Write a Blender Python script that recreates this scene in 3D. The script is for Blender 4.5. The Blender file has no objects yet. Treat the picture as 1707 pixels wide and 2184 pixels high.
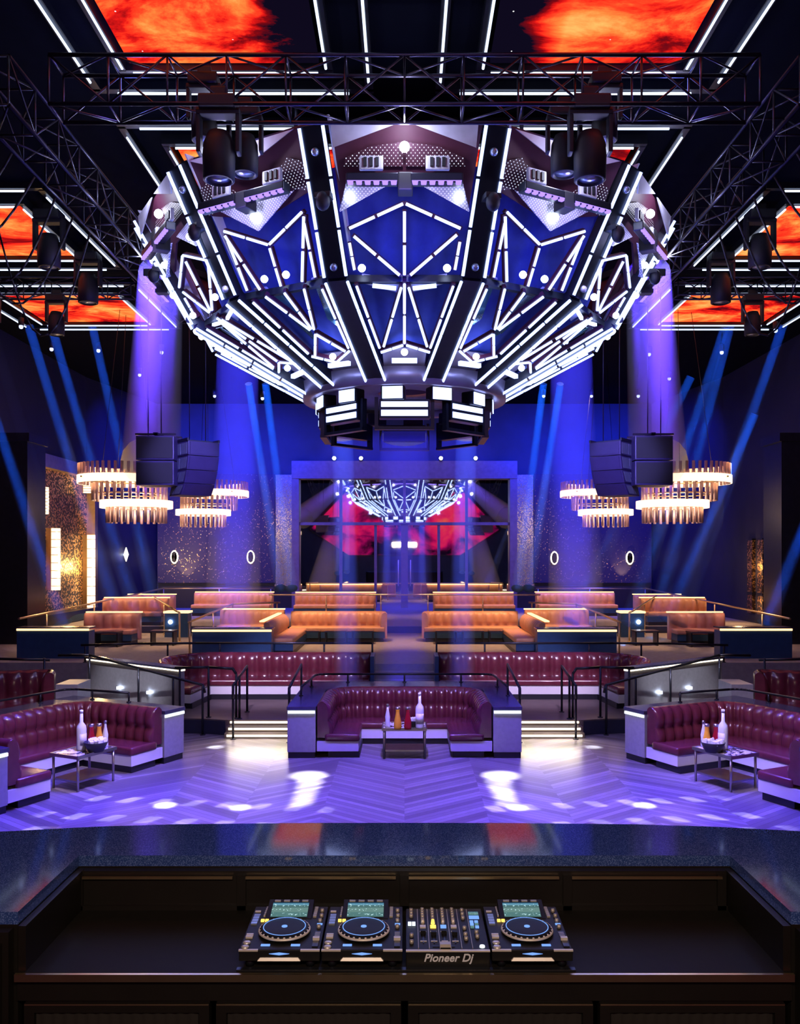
import bpy, bmesh, math, random
from mathutils import Vector, Matrix
random.seed(7)
PI = math.pi
SC = bpy.context.scene
COL = SC.collection
EYE = 3.6      # height of the camera over the dance floor
F = 1850.0     # focal length in pixels of the 1707 x 2184 frame

# ------------------------------------------------------------------ materials
def _new(name):
    m = bpy.data.materials.new(name); m.use_nodes = True
    nt = m.node_tree; nt.nodes.clear()
    return m, nt, nt.nodes, nt.links

def mat(name, col, rough=.5, metal=0., var=.25, scale=6., bump=0., spec=.5, coat=0.):
    m, nt, N, L = _new(name)
    out = N.new('ShaderNodeOutputMaterial'); p = N.new('ShaderNodeBsdfPrincipled')
    L.new(p.outputs[0], out.inputs[0])
    p.inputs['Roughness'].default_value = rough; p.inputs['Metallic'].default_value = metal
    p.inputs['Specular IOR Level'].default_value = spec
    p.inputs['Coat Weight'].default_value = coat
    tc = N.new('ShaderNodeTexCoord'); nz = N.new('ShaderNodeTexNoise')
    nz.inputs['Scale'].default_value = scale; nz.inputs['Detail'].default_value = 4
    L.new(tc.outputs['Object'], nz.inputs['Vector'])
    mx = N.new('ShaderNodeMix'); mx.data_type = 'RGBA'
    mx.inputs['A'].default_value = (*[c*(1-var) for c in col], 1)
    mx.inputs['B'].default_value = (*[min(1, c*(1+var)) for c in col], 1)
    L.new(nz.outputs['Fac'], mx.inputs['Factor']); L.new(mx.outputs['Result'], p.inputs['Base Color'])
    if bump:
        b = N.new('ShaderNodeBump'); b.inputs['Strength'].default_value = bump; b.inputs['Distance'].default_value = .02
        L.new(nz.outputs['Fac'], b.inputs['Height']); L.new(b.outputs[0], p.inputs['Normal'])
    return m

def emat(name, col, strength, sampling='NONE'):
    m, nt, N, L = _new(name)
    out = N.new('ShaderNodeOutputMaterial'); e = N.new('ShaderNodeEmission')
    e.inputs[0].default_value = (*col, 1); e.inputs[1].default_value = strength
    L.new(e.outputs[0], out.inputs[0])
    m.cycles.emission_sampling = sampling
    return m

def ramp(N, stops):
    r = N.new('ShaderNodeValToRGB'); cr = r.color_ramp
    while len(cr.elements) < len(stops): cr.elements.new(.5)
    for e, (p, c) in zip(cr.elements, stops):
        e.position = p; e.color = (*c, 1)
    return r

def mathn(N, L, op, a, b=None, c=None):
    n = N.new('ShaderNodeMath'); n.operation = op
    for i, v in enumerate((a, b, c)):
        if v is None: continue
        if isinstance(v, (int, float)): n.inputs[i].default_value = v
        else: L.new(v, n.inputs[i])
    return n.outputs[0]

def flame_mat(name, seed, fade=None, strength=1.3, stars=False, scale=.55, pink=False, rearm=False):
    """moving flame picture shown on an LED screen (object space, metres)"""
    m, nt, N, L = _new(name)
    out = N.new('ShaderNodeOutputMaterial'); e = N.new('ShaderNodeEmission')
    tc = N.new('ShaderNodeTexCoord'); mp = N.new('ShaderNodeMapping')
    mp.inputs['Location'].default_value = (seed*7.3, seed*3.1, seed)
    mp.inputs['Scale'].default_value = (.75, 1.25, 1)
    L.new(tc.outputs['Object'], mp.inputs[0])
    nz = N.new('ShaderNodeTexNoise'); nz.inputs['Scale'].default_value = scale*1.35; nz.inputs['Detail'].default_value = 9
    nz.inputs['Roughness'].default_value = .64; nz.inputs['Distortion'].default_value = .45
    L.new(mp.outputs[0], nz.inputs['Vector'])
    fac = nz.outputs['Fac']
    sx = N.new('ShaderNodeSeparateXYZ'); L.new(tc.outputs['Object'], sx.inputs[0])
    if fade:      # picture turns to night sky on one side (fade = sign, start, width)
        sg, st, w = fade
        f = mathn(N, L, 'MULTIPLY_ADD', sx.outputs[0], sg/w, -st/w)
        f = mathn(N, L, 'MAXIMUM', f, 0.)
        fac = mathn(N, L, 'SUBTRACT', fac, mathn(N, L, 'MULTIPLY', f, .42))
    if rearm:     # two clouds of flame with a dark gap between
        ax = mathn(N, L, 'ABSOLUTE', sx.outputs[0])
        d = mathn(N, L, 'ABSOLUTE', mathn(N, L, 'SUBTRACT', ax, 4.8))
        zz = mathn(N, L, 'ABSOLUTE', sx.outputs[2])
        d = mathn(N, L, 'ADD', mathn(N, L, 'MULTIPLY', d, .05), mathn(N, L, 'MULTIPLY', zz, .03))
        fac = mathn(N, L, 'SUBTRACT', mathn(N, L, 'ADD', fac, .13), d)
    if pink: st = [(.40, (.004, .002, .012)), (.48, (.3, .003, .10)), (.56, (.8, .008, .14)), (.66, (1, .03, .13)), (.8, (1, .15, .1))]
    else:    st = [(.32, (.003, .002, .008)), (.39, (.16, .002, .004)), (.44, (.55, .007, .006)), (.5, (.95, .05, .014)), (.57, (1, .18, .035)), (.68, (1, .45, .12))]
    r = ramp(N, st); L.new(fac, r.inputs[0])
    colr = r.outputs[0]
    if stars:
        v = N.new('ShaderNodeTexVoronoi'); v.inputs['Scale'].default_value = 3.2
        L.new(tc.outputs['Object'], v.inputs['Vector'])
        s = mathn(N, L, 'LESS_THAN', v.outputs['Distance'], .05)
        ad = N.new('ShaderNodeMix'); ad.data_type = 'RGBA'; ad.blend_type = 'ADD'
        ad.inputs['Factor'].default_value = 1
        L.new(colr, ad.inputs['A']); L.new(s, ad.inputs['B']); colr = ad.outputs['Result']
    L.new(colr, e.inputs[0]); e.inputs[1].default_value = strength
    L.new(e.outputs[0], out.inputs[0])
    m.cycles.emission_sampling = 'FRONT_BACK'
    return m

def speckle_mat(name, base, fleck, rough, metal, scale, thr, fmetal=1., bump=0., frough=.25):
    """ground with small bright flakes (gold mosaic, granite, glitter)"""
    m, nt, N, L = _new(name)
    out = N.new('ShaderNodeOutputMaterial'); p = N.new('ShaderNodeBsdfPrincipled'); L.new(p.outputs[0], out.inputs[0])
    tc = N.new('ShaderNodeTexCoord'); v = N.new('ShaderNodeTexVoronoi'); v.inputs['Scale'].default_value = scale
    L.new(tc.outputs['Object'], v.inputs['Vector'])
    sc = N.new('ShaderNodeSeparateColor'); L.new(v.outputs['Color'], sc.inputs[0])
    g = mathn(N, L, 'GREATER_THAN', sc.outputs[0], thr)
    mx = N.new('ShaderNodeMix'); mx.data_type = 'RGBA'
    mx.inputs['A'].default_value = (*base, 1); mx.inputs['B'].default_value = (*fleck, 1)
    L.new(g, mx.inputs['Factor']); L.new(mx.outputs['Result'], p.inputs['Base Color'])
    mm = mathn(N, L, 'MULTIPLY_ADD', g, fmetal-metal, metal); L.new(mm, p.inputs['Metallic'])
    rr = mathn(N, L, 'MULTIPLY_ADD', g, frough-rough, rough); L.new(rr, p.inputs['Roughness'])
    if bump:
        b = N.new('ShaderNodeBump'); b.inputs['Strength'].default_value = bump; b.inputs['Distance'].default_value = .05
        L.new(sc.outputs[1], b.inputs['Height']); L.new(b.outputs[0], p.inputs['Normal'])
    return m

def herringbone_mat():
    m, nt, N, L = _new('herringbone oak')
    out = N.new('ShaderNodeOutputMaterial'); p = N.new('ShaderNodeBsdfPrincipled'); L.new(p.outputs[0], out.inputs[0])
    tc = N.new('ShaderNodeTexCoord'); sx = N.new('ShaderNodeSeparateXYZ'); L.new(tc.outputs['Object'], sx.inputs[0])
    W = 1.15
    fx = mathn(N, L, 'FRACT', mathn(N, L, 'DIVIDE', sx.outputs[0], 2*W))
    tri = mathn(N, L, 'ABSOLUTE', mathn(N, L, 'SUBTRACT', fx, .5))        # 0 .. .5
    k = mathn(N, L, 'MULTIPLY_ADD', tri, 2*W*.8, sx.outputs[1])
    row = mathn(N, L, 'DIVIDE', k, .13)
    cell = mathn(N, L, 'FLOOR', row); fr = mathn(N, L, 'FRACT', row)
    colx = mathn(N, L, 'FLOOR', mathn(N, L, 'DIVIDE', sx.outputs[0], W))
    wn = N.new('ShaderNodeTexWhiteNoise'); wn.noise_dimensions = '2D'
    cb = N.new('ShaderNodeCombineXYZ'); L.new(cell, cb.inputs[0]); L.new(colx, cb.inputs[1]); L.new(cb.outputs[0], wn.inputs['Vector'])
    edge = mathn(N, L, 'LESS_THAN', fr, .07)
    nz = N.new('ShaderNodeTexNoise'); nz.inputs['Scale'].default_value = 3; nz.inputs['Detail'].default_value = 5
    mp = N.new('ShaderNodeMapping'); mp.inputs['Scale'].default_value = (2, 12, 1)
    L.new(tc.outputs['Object'], mp.inputs[0]); L.new(mp.outputs[0], nz.inputs['Vector'])
    f = mathn(N, L, 'MULTIPLY_ADD', nz.outputs['Fac'], .5, mathn(N, L, 'MULTIPLY', wn.outputs['Value'], .5))
    r = ramp(N, [(.15, (.09, .075, .08)), (.5, (.19, .165, .18)), (.85, (.34, .3, .32))]); L.new(f, r.inputs[0])
    mx = N.new('ShaderNodeMix'); mx.data_type = 'RGBA'; L.new(edge, mx.inputs['Factor'])
    L.new(r.outputs[0], mx.inputs['A']); mx.inputs['B'].default_value = (.05, .04, .04, 1)
    L.new(mx.outputs['Result'], p.inputs['Base Color'])
    rr = mathn(N, L, 'MULTIPLY_ADD', nz.outputs['Fac'], .2, .24); L.new(rr, p.inputs['Roughness'])
    return m

def dots_mat(name, base, dot, pitch, rad, strength):
    """dark sheet with backlit round perforations (object x and z)"""
    m, nt, N, L = _new(name)
    out = N.new('ShaderNodeOutputMaterial'); p = N.new('ShaderNodeBsdfPrincipled'); L.new(p.outputs[0], out.inputs[0])
    p.inputs['Base Color'].default_value = (*base, 1); p.inputs['Roughness'].default_value = .45
    tc = N.new('ShaderNodeTexCoord'); sx = N.new('ShaderNodeSeparateXYZ'); L.new(tc.outputs['Object'], sx.inputs[0])
    a = mathn(N, L, 'DIVIDE', mathn(N, L, 'ADD', sx.outputs[0], sx.outputs[2]), pitch)
    b = mathn(N, L, 'DIVIDE', mathn(N, L, 'SUBTRACT', sx.outputs[0], sx.outputs[2]), pitch)
    fa = mathn(N, L, 'SUBTRACT', mathn(N, L, 'FRACT', a), .5); fb = mathn(N, L, 'SUBTRACT', mathn(N, L, 'FRACT', b), .5)
    d = mathn(N, L, 'SQRT', mathn(N, L, 'ADD', mathn(N, L, 'MULTIPLY', fa, fa), mathn(N, L, 'MULTIPLY', fb, fb)))
    on = mathn(N, L, 'LESS_THAN', d, rad)
    p.inputs['Emission Color'].default_value = (*dot, 1)
    L.new(mathn(N, L, 'MULTIPLY', on, strength), p.inputs['Emission Strength'])
    m.cycles.emission_sampling = 'NONE'
    return m

def screen_mat(name):
    """small lit display: bands, a wave line and blocks of characters"""
    m, nt, N, L = _new(name)
    out = N.new('ShaderNodeOutputMaterial'); e = N.new('ShaderNodeEmission'); L.new(e.outputs[0], out.inputs[0])
    tc = N.new('ShaderNodeTexCoord'); sx = N.new('ShaderNodeSeparateXYZ'); L.new(tc.outputs['Generated'], sx.inputs[0])
    r = ramp(N, [(0, (.09, .2, .2)), (.3, (.14, .26, .24)), (.62, (.08, .17, .17)), (.8, (.13, .32, .45)), (.93, (.02, .09, .16))])
    r.color_ramp.interpolation = 'CONSTANT'; L.new(sx.outputs[1], r.inputs[0])
    mp = N.new('ShaderNodeMapping'); mp.inputs['Scale'].default_value = (13, 7, 1); L.new(tc.outputs['Generated'], mp.inputs[0])
    wn = N.new('ShaderNodeTexNoise'); wn.inputs['Scale'].default_value = 1.4; wn.inputs['Detail'].default_value = 3
    L.new(mp.outputs[0], wn.inputs['Vector'])
    t = mathn(N, L, 'GREATER_THAN', wn.outputs['Fac'], .61)
    row = mathn(N, L, 'PINGPONG', sx.outputs[1], .16); row = mathn(N, L, 'GREATER_THAN', row, .07)
    t = mathn(N, L, 'MULTIPLY', t, row)
    mx = N.new('ShaderNodeMix'); mx.data_type = 'RGBA'; L.new(t, mx.inputs['Factor'])
    L.new(r.outputs[0], mx.inputs['A']); mx.inputs['B'].default_value = (.55, .85, .9, 1)
    L.new(mx.outputs['Result'], e.inputs[0]); e.inputs[1].default_value = 1.0
    m.cycles.emission_sampling = 'NONE'
    return m

def haze_mat(name, dens, tint):
    m, nt, N, L = _new(name)
    out = N.new('ShaderNodeOutputMaterial'); v = N.new('ShaderNodeVolumeScatter')
    v.inputs['Density'].default_value = dens; v.inputs['Color'].default_value = (.3, .5, 1, 1) if tint else (.8, .85, 1, 1)
    va = N.new('ShaderNodeVolumeAbsorption'); va.inputs['Density'].default_value = dens; va.inputs['Color'].default_value = (.3, .5, 1, 1)
    if not tint:
        L.new(v.outputs[0], out.inputs['Volume']); m.cycles.homogeneous_volume = True; return m
    ad = N.new('ShaderNodeAddShader'); L.new(v.outputs[0], ad.inputs[0]); L.new(va.outputs[0], ad.inputs[1]); L.new(ad.outputs[0], out.inputs['Volume'])
    m.cycles.homogeneous_volume = True
    return m

M = dict(
    tube=emat('cool white light tube', (.36, .48, 1), 3.4),
    strip=emat('white ceiling light strip', (.62, .74, 1), 2.2),
    lamp=emat('bright white lamp', (.7, .8, 1), 12.),
    strobe=emat('white strobe panel', (.4, .5, 1), 3.2),
    violet=emat('violet led', (.3, .18, 1), 2.1),
    warm=emat('warm strip light', (1, .62, .25), 2.6),
    warmw=emat('warm white strip light', (1, .85, .62), 3.2),
    glow=emat('frosted glowing ring', (1, .66, .42), 2.6, 'AUTO'),
    bluel=emat('blue ring light', (.2, .4, 1), 1.15),
    gold=emat('amber button light', (1, .6, .1), 2.),
    coolw=emat('pale step light', (.75, .85, 1), 2.),
    black=mat('matt black', (.012, .012, .016), .55),
    bmetal=mat('dark metal', (.035, .037, .05), .32, .75),
    truss=mat('truss aluminium', (.075, .07, .11), .34, .9),
    steel=mat('brushed steel', (.5, .48, .46), .28, 1.),
    chrome=mat('chrome', (.85, .82, .78), .35, .6),
    brass=mat('brass', (.85, .62, .35), .3, 1.),
    maroon=mat('maroon dome panel', (.06, .012, .028), .55, 0, spec=.25),
    fin=mat('pale painted fin', (.5, .5, .62), .5),
    drape=mat('blue grey drape', (.03, .05, .3), .75, 0, .3, 9),
    mirror=speckle_mat('cracked mirror foil', (.12, .3, .36), (.5, .65, .7), .2, .5, 5, .6, bump=.6),
    ringm=mat('pewter ring', (.36, .3, .38), .42, .6),
    ceil=mat('black ceiling', (.0025, .003, .008), .9, spec=.05),
    sidewall=mat('dark navy side wall', (.018, .02, .05), .5, 0, .4, 1.2),
    wall=mat('navy wall', (.03, .045, .13), .55, 0, .4, 1.2),
    goldwall=speckle_mat('dark wall with gold flecks', (.045, .04, .10), (1, .72, .35), .35, .3, 48, .984),
    silverwall=speckle_mat('hammered silver leaf', (.3, .31, .36), (.6, .6, .62), .38, .8, 30, .6, bump=.5),
    mosaic=speckle_mat('gold sequin mosaic', (.03, .012, .006), (1, .6, .2), .5, .3, 20, .68, bump=1., frough=.35),
    panel=mat('pale silver panel', (.42, .43, .47), .4, .35, .18, 14),
    navy=mat('blue lacquer cabinet', (.03, .08, .19), .3, .2),
    fascia=mat('white lacquer fascia', (.66, .66, .7), .3, 0, .05),
    plinth=mat('dark plinth', (.01, .011, .02), .4),
    counter=mat('polished dark counter', (.05, .05, .1), .2, .2, .5, 4, .15, .8),
    purple=mat('oxblood purple leather', (.105, .017, .032), .24, 0, .35, 5, .12, .6),
    orange=mat('tan orange leather', (.66, .33, .19), .42, 0, .25, 4, .1),
    rose=mat('dusty pink leather', (.6, .28, .25), .42, 0, .25, 4, .1),
    floor=herringbone_mat(),
    carpet=mat('grey carpet', (.3, .27, .28), .9, 0, .3, 8),
    tierfloor=mat('dark oak tier floor', (.13, .1, .1), .35, 0, .4, 4),
    navyrug=mat('blue black riser', (.02, .025, .06), .6),
    granite=speckle_mat('speckled dark granite', (.025, .055, .21), (.10, .16, .42), .06, 0, 330, .72, fmetal=0., frough=.1),
    wood=mat('black stained wood', (.007, .0052, .004), .42, 0, .35, 7),
    table=mat('black worktop', (.008, .0065, .005), .6, 0, .5, 20, 0, .2),
    pleat=mat('black pleated cloth', (.010, .007, .0055), .9),
    gear=mat('black player shell', (.006, .006, .0065), .5, .0, spec=.3),
    gearlight=mat('silver player trim', (.8, .72, .64), .45, .4),
    knob=mat('grey knob', (.5, .45, .4), .4, .4),
    glassclear=mat('clear bottle glass', (.75, .8, .82), .08, 0, .05),
    juice=mat('orange juice', (.95, .42, .03), .2),
    cran=mat('cranberry juice', (.35, .01, .02), .15),
    ice=mat('ice cubes', (.85, .88, .9), .25, 0, .1, 30, .4),
    tabletop=speckle_mat('mother of pearl table top', (.05, .05, .05), (.75, .72, .7), .2, .1, 20, .45, fmetal=.2),
    rod=mat('pink clear glass rod', (.75, .5, .45), .15, 0, .1),
    pane=mat('dark mirror glass', (.92, .9, .95), .02, 1., .03),
    frame=mat('violet bronze frame', (.2, .16, .24), .4, .5),
    speaker=mat('speaker cabinet', (.04, .028, .10), .45),
    grille=mat('speaker grille', (.4, .46, .55), .3, .7),
    dots=dots_mat('perforated maroon panel', (.06, .012, .028), (.75, .8, 1), .058, .17, 1.5),
    dotsf=dots_mat('perforated pale plate', (.45, .45, .6), (.6, .55, 1), .05, .25, 1.0),
    lcd=screen_mat('player display'),
)

# ------------------------------------------------------------------ mesh builder
class MB:
    def __init__(s): s.v = []; s.f = []; s.sm = []
    def add(s, vs, fs, smooth=False):
        o = len(s.v); s.v += [tuple(v) for v in vs]
        for f in fs: s.f.append([i+o for i in f]); s.sm.append(smooth)
        return s
    def box(s, a, b):
        x0, y0, z0 = a; x1, y1, z1 = b
        return s.add([(x0,y0,z0),(x1,y0,z0),(x1,y1,z0),(x0,y1,z0),(x0,y0,z1),(x1,y0,z1),(x1,y1,z1),(x0,y1,z1)],
                     [(0,3,2,1),(4,5,6,7),(0,1,5,4),(1,2,6,5),(2,3,7,6),(3,0,4,7)])
    def beam(s, p, q, w, h, up=(0,0,1)):
        p = Vector(p); q = Vector(q); d = (q-p).normalized(); u = Vector(up)
        if abs(d.dot(u)) > .98: u = Vector((0,1,0))
        a = d.cross(u).normalized()*w/2; b = a.cross(d).normalized()*h/2
        vs = [p-a-b, p+a-b, p+a+b, p-a+b, q-a-b, q+a-b, q+a+b, q-a+b]
        return s.add(vs, [(0,3,2,1),(4,5,6,7),(0,1,5,4),(1,2,6,5),(2,3,7,6),(3,0,4,7)])
    def tube(s, p, q, r, n=8, r2=None):
        p = Vector(p); q = Vector(q); d = (q-p)
        if d.length < 1e-6: return s
        d.normalize(); r2 = r if r2 is None else r2
        u = Vector((0,0,1)) if abs(d.z) < .9 else Vector((1,0,0))
        a = d.cross(u).normalized(); b = a.cross(d)
        vs = []
        for k in range(n):
            t = 2*PI*k/n; o = a*math.cos(t)+b*math.sin(t)
            vs += [p+o*r, q+o*r2]
        fs = [(2*k, 2*k+1, (2*k+3) % (2*n), (2*k+2) % (2*n)) for k in range(n)]
        s.add(vs, fs, True)
        o = len(s.v)-2*n
        s.f.append([o+2*k for k in range(n)][::-1]); s.sm.append(False)
        s.f.append([o+2*k+1 for k in range(n)]); s.sm.append(False)
        return s
    def pipe(s, pts, r, n=8):
        for a, b in zip(pts, pts[1:]): s.tube(a, b, r, n)
        for p in pts[1:-1]: s.ball(p, r*1.02, 6)
        return s
    def ball(s, c, r, n=10, sq=1.):
        return s.lathe([(r*math.sin(PI*i/n), -r*sq*math.cos(PI*i/n)) for i in range(n+1)], c, max(8, n))
    def lathe(s, prof, c=(0,0,0), n=16, axis='z', a0=0., a1=2*PI):
        full = abs(a1-a0-2*PI) < 1e-6; m = n if full else n+1
        vs = []
        for k in range(m):
            t = a0+(a1-a0)*k/n
            for r, z in prof:
                x, y = r*math.cos(t), r*math.sin(t)
                vs.append((c[0]+x, c[1]+y, c[2]+z) if axis == 'z' else (c[0]+x, c[1]+z, c[2]+y) if axis == 'y' else (c[0]+z, c[1]+x, c[2]+y))
        P = len(prof); fs = []
        for k in range(n):
            k2 = (k+1) % m
            for j in range(P-1): fs.append((k*P+j, k2*P+j, k2*P+j+1, k*P+j+1))
        return s.add(vs, fs, True)
    def prism(s, poly, z0, z1):
        n = len(poly); vs = [(x,y,z0) for x,y in poly]+[(x,y,z1) for x,y in poly]
        return s.add(vs, [tuple(range(n))[::-1], tuple(range(n,2*n))]+[(i,(i+1)%n,n+(i+1)%n,n+i) for i in range(n)])
    def slab(s, pts, off):
        """flat 3-D polygon thickened by the vector off"""
        n = len(pts); o = Vector(off); vs = [Vector(p) for p in pts]; vs = vs+[v+o for v in vs]
        return s.add(vs, [tuple(range(n))[::-1], tuple(range(n,2*n))]+[(i,(i+1)%n,n+(i+1)%n,n+i) for i in range(n)])
    def build(s, name, m, parent=None, world=False, loc=None, bevel=0., mirror=1, seg=2, smooth=False):
        me = bpy.data.meshes.new(name)
        off = Vector((0,0,0))
        if parent is not None and world: off = Vector(parent.location)
        vs = [((v[0]*mirror)-off.x, v[1]-off.y, v[2]-off.z) for v in s.v]
        me.from_pydata(vs, [], s.f); me.polygons.foreach_set('use_smooth', [x or smooth for x in s.sm])
        bm = bmesh.new(); bm.from_mesh(me)
        bmesh.ops.remove_doubles(bm, verts=bm.verts, dist=1e-5)
        bmesh.ops.recalc_face_normals(bm, faces=bm.faces)
        if bevel:
            ed = [e for e in bm.edges if len(e.link_faces) == 2 and e.calc_face_angle(0) > .5]
            bmesh.ops.bevel(bm, geom=ed, offset=bevel, segments=seg, affect='EDGES', profile=.6, clamp_overlap=True)
            if smooth:
                for f in bm.faces: f.smooth = True
        bm.to_mesh(me); bm.free()
        me.materials.append(M[m] if isinstance(m, str) else m)
        o = bpy.data.objects.new(name, me); COL.objects.link(o)
        if parent is not None: o.parent = parent
        if loc is not None: o.location = loc
        return o

def thing(name, label, cat, loc=(0,0,0), rz=0., group=None):
    o = bpy.data.objects.new(name, None); COL.objects.link(o); o.empty_display_size = .1
    o.location = loc; o.rotation_euler = (0,0,rz); o['label'] = label; o['category'] = cat
    if group: o['group'] = group
    return o
def tag(o, label, cat, group=None, kind=None):
    o['label'] = label; o['category'] = cat
    if group: o['group'] = group
    if kind: o['kind'] = kind
    return o
def struct(o, label=None):
    o['kind'] = 'structure'
    if label: o['label'] = label
    return o
KIDS = {}
def dup(root, loc, rz, label, group=None, parent=None):
    """a copy of a thing with copies of its parts and sub-parts"""
    r = root.copy(); COL.objects.link(r); r.location = loc; r.rotation_euler = (0,0,rz)
    if label: r['label'] = label
    if group: r['group'] = group
    if parent is not None: r.parent = parent
    for ch in list(root.children):
        c = ch.copy(); COL.objects.link(c); c.parent = r
        for g in list(ch.children):
            d = g.copy(); COL.objects.link(d); d.parent = c
    return r
def light(name, kind, loc, col, power, target=None, **kw):
    l = bpy.data.lights.new(name, kind); l.color = col; l.energy = power
    for k, v in kw.items(): setattr(l, k, v)
    o = bpy.data.objects.new(name, l); COL.objects.link(o); o.location = loc
    if target is not None:
        o.rotation_euler = (Vector(target)-Vector(loc)).to_track_quat('-Z', 'Y').to_euler()
    return o
def fillet(pts, r, n=6):
    out = [Vector(pts[0]).to_2d()]
    for a, b, c in zip(pts, pts[1:], pts[2:]):
        a, b, c = (Vector(p).to_2d() for p in (a, b, c))
        d0 = (a-b); d1 = (c-b); k = min(r, d0.length*.48, d1.length*.48)
        p0 = b+d0.normalized()*k; p1 = b+d1.normalized()*k
        for i in range(n+1):
            t = i/n; out.append((1-t)**2*p0+2*t*(1-t)*b+t*t*p1)
    out.append(Vector(pts[-1]).to_2d())
    return out
def resample(pts, step):
    out = [pts[0].copy()]; S = [0.]; acc = 0.; s = 0.
    L = sum((b-a).length for a, b in zip(pts, pts[1:])); n = max(2, round(L/step)); st = L/n; nxt = st
    for a, b in zip(pts, pts[1:]):
        l = (b-a).length
        while nxt <= acc+l+1e-7 and len(out) <= n:
            out.append(a+(b-a)*((nxt-acc)/max(l,1e-9))); nxt += st
        acc += l
    if len(out) < n+1: out.append(pts[-1].copy())
    return out, st
def backrest_mb(path, z0, z1, th=.2, tw=.27, bulge=.045, rows=2, lean=.05):
    """tufted back along a path; the seat side lies to the LEFT of the walking direction"""
    sub = 6; L = sum((b-a).length for a, b in zip(path, path[1:])); n = max(1, round(L/tw))
    pts, st = resample(path, L/(n*sub)); mb = MB()
    prof = []
    V = 12
    rowsV = []
    for j in range(V+1):
        v = j/V; rowsV.append(v)
    ring = len(rowsV)+4
    vs = []
    for i, p in enumerate(pts):
        a = pts[max(0,i-1)]; b = pts[min(len(pts)-1,i+1)]; d = (b-a).normalized(); nn = Vector((-d.y, d.x))
        ch = abs(math.sin(PI*i/sub))**.55
        for v in rowsV:
            g = abs(math.sin(PI*v*rows))**.5 if 0 < v < 1 else 0
            o = th-lean*v+bulge*(ch*(.35+.65*g)+.25*g)
            q = p+nn*o; vs.append((q.x, q.y, z0+(z1-z0)*v*.94))
        for o, z in ((th*.45, z1), (.05, z1-.005), (0, z1-.05), (0, z0)):
            q = p+nn*o; vs.append((q.x, q.y, z))
    fs = []
    for i in range(len(pts)-1):
        for j in range(ring):
            j2 = (j+1) % ring
            fs.append((i*ring+j, (i+1)*ring+j, (i+1)*ring+j2, i*ring+j2))
    mb.add(vs, fs, True)
    e = (len(pts)-1)*ring
    mb.f.append(list(range(ring))[::-1]); mb.sm.append(False)
    mb.f.append([e+j for j in range(ring)]); mb.sm.append(False)
    return mb
# ------------------------------------------------------------------ camera
cd = bpy.data.cameras.new('camera'); cam = bpy.data.objects.new('camera', cd); COL.objects.link(cam)
cam.location = (0, 0, EYE); cam.rotation_euler = (PI/2, 0, 0)
cd.sensor_width = 36; cd.lens = 36*F/2184; cd.shift_x = -9.5/2184; cd.shift_y = 93/2184
cd.clip_start = .05; cd.clip_end = 300
SC.camera = cam
def at(px, py, d):
    """the point at depth d that the photograph shows at pixel px, py"""
    return Vector(((px-863)/F*d, d, EYE+(1185-py)/F*d))

# ------------------------------------------------------------------ the room
CEIL = 10.6
T2, T3, T4 = .3, .96, 1.2
struct(MB().box((-13.2,-6,-.2),(13.2,41,0)).build('floor', 'floor'))
struct(MB().box((-13.2,-6,CEIL),(13.2,41,CEIL+.2)).build('ceiling', 'ceil'))
struct(MB().prism([(-12.5,-6),(-12.7,-6),(-12.7,41),(-11.4,41),(-11.4,40),(-12.5,34)],0,CEIL).build('wall_left','sidewall'))
struct(MB().prism([(12.5,-6),(12.7,-6),(12.7,41),(11.4,41),(11.4,40),(12.5,34)],0,CEIL).build('wall_right','sidewall'))
WB = MB().box((-11.5,40,0),(-5.15,40.3,CEIL)).box((5.15,40,0),(11.5,40.3,CEIL)).box((-5.15,40,7.9),(5.15,40.3,CEIL)).box((-5.15,40.25,0),(5.15,40.35,7.9))
struct(WB.build('wall_back', 'wall'))
struct(MB().box((-13,-4.2,0),(13,-4.0,CEIL)).build('wall_front', 'wall'))
for s in (-1, 1):
    n = 'left' if s < 0 else 'right'
    o = MB().box((-11.35,39.86,2.35),(-5.95,40,7.35)).build('wall_panel', 'goldwall', mirror=s)
    tag(o, 'dark wall panel with gold flecks behind the %s pair of pendants' % n, 'wall panel', 'gold flecked wall panels', None)
    o = MB().box((-5.9,39.7,2.3),(-4.98,40,7.3)).box((-5.95,39.7,2.2),(-4.93,40,2.3)).build('wall_pilaster', 'silverwall', mirror=s)
    tag(o, 'hammered silver pilaster just %s of the big rear window' % n, 'pilaster', 'silver pilasters beside the window')
    struct(MB().box((-11.3,39.75,1.2),(-4.95,40,2.2)).build('baseboard_'+n, 'plinth', mirror=s))
    o = MB().box((-12.4,25.8,0),(-11.22,27.1,7.0)).box((-12.45,25.75,7.0),(-11.15,27.15,7.25)).build('pillar_'+n, 'bmetal', mirror=s)
    struct(o)
# raised seating floors
FR = [(-.0,17.42),(3.6,17.42),(4.05,17.55),(4.6,17.6),(5.3,17.3),(6.4,17.2),(7.3,16.0),(8.6,13.6),(9.4,11.8),(12.5,11.0),(12.5,22.2),(0,22.2)]
t2 = MB()
for s in (-1, 1): t2.prism([(x*s, y) for x, y in FR], 0.01, T2)
struct(t2.build('floor_tier_purple', 'tierfloor'))
rs = MB()
for s in (-1, 1):
    P = [(x*s, y) for x, y in FR[1:10]]
    for a, b in zip(P, P[1:]): rs.beam((a[0],a[1]-.012,.14),(b[0],b[1]-.012,.14),.02,.27)
struct(rs.build('trim_1', 'navyrug'))
struct(MB().box((-12.5,21.4,.01),(12.5,40,T3)).build('floor_tier_orange', 'carpet'))
struct(MB().box((-12.5,29.6,.9),(12.5,40,T4)).build('floor_tier_rear', 'carpet'))
struct(MB().box((-12.5,29.57,T3),(12.5,29.6,T4-.02)).build('trim_2', 'navyrug'))
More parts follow.
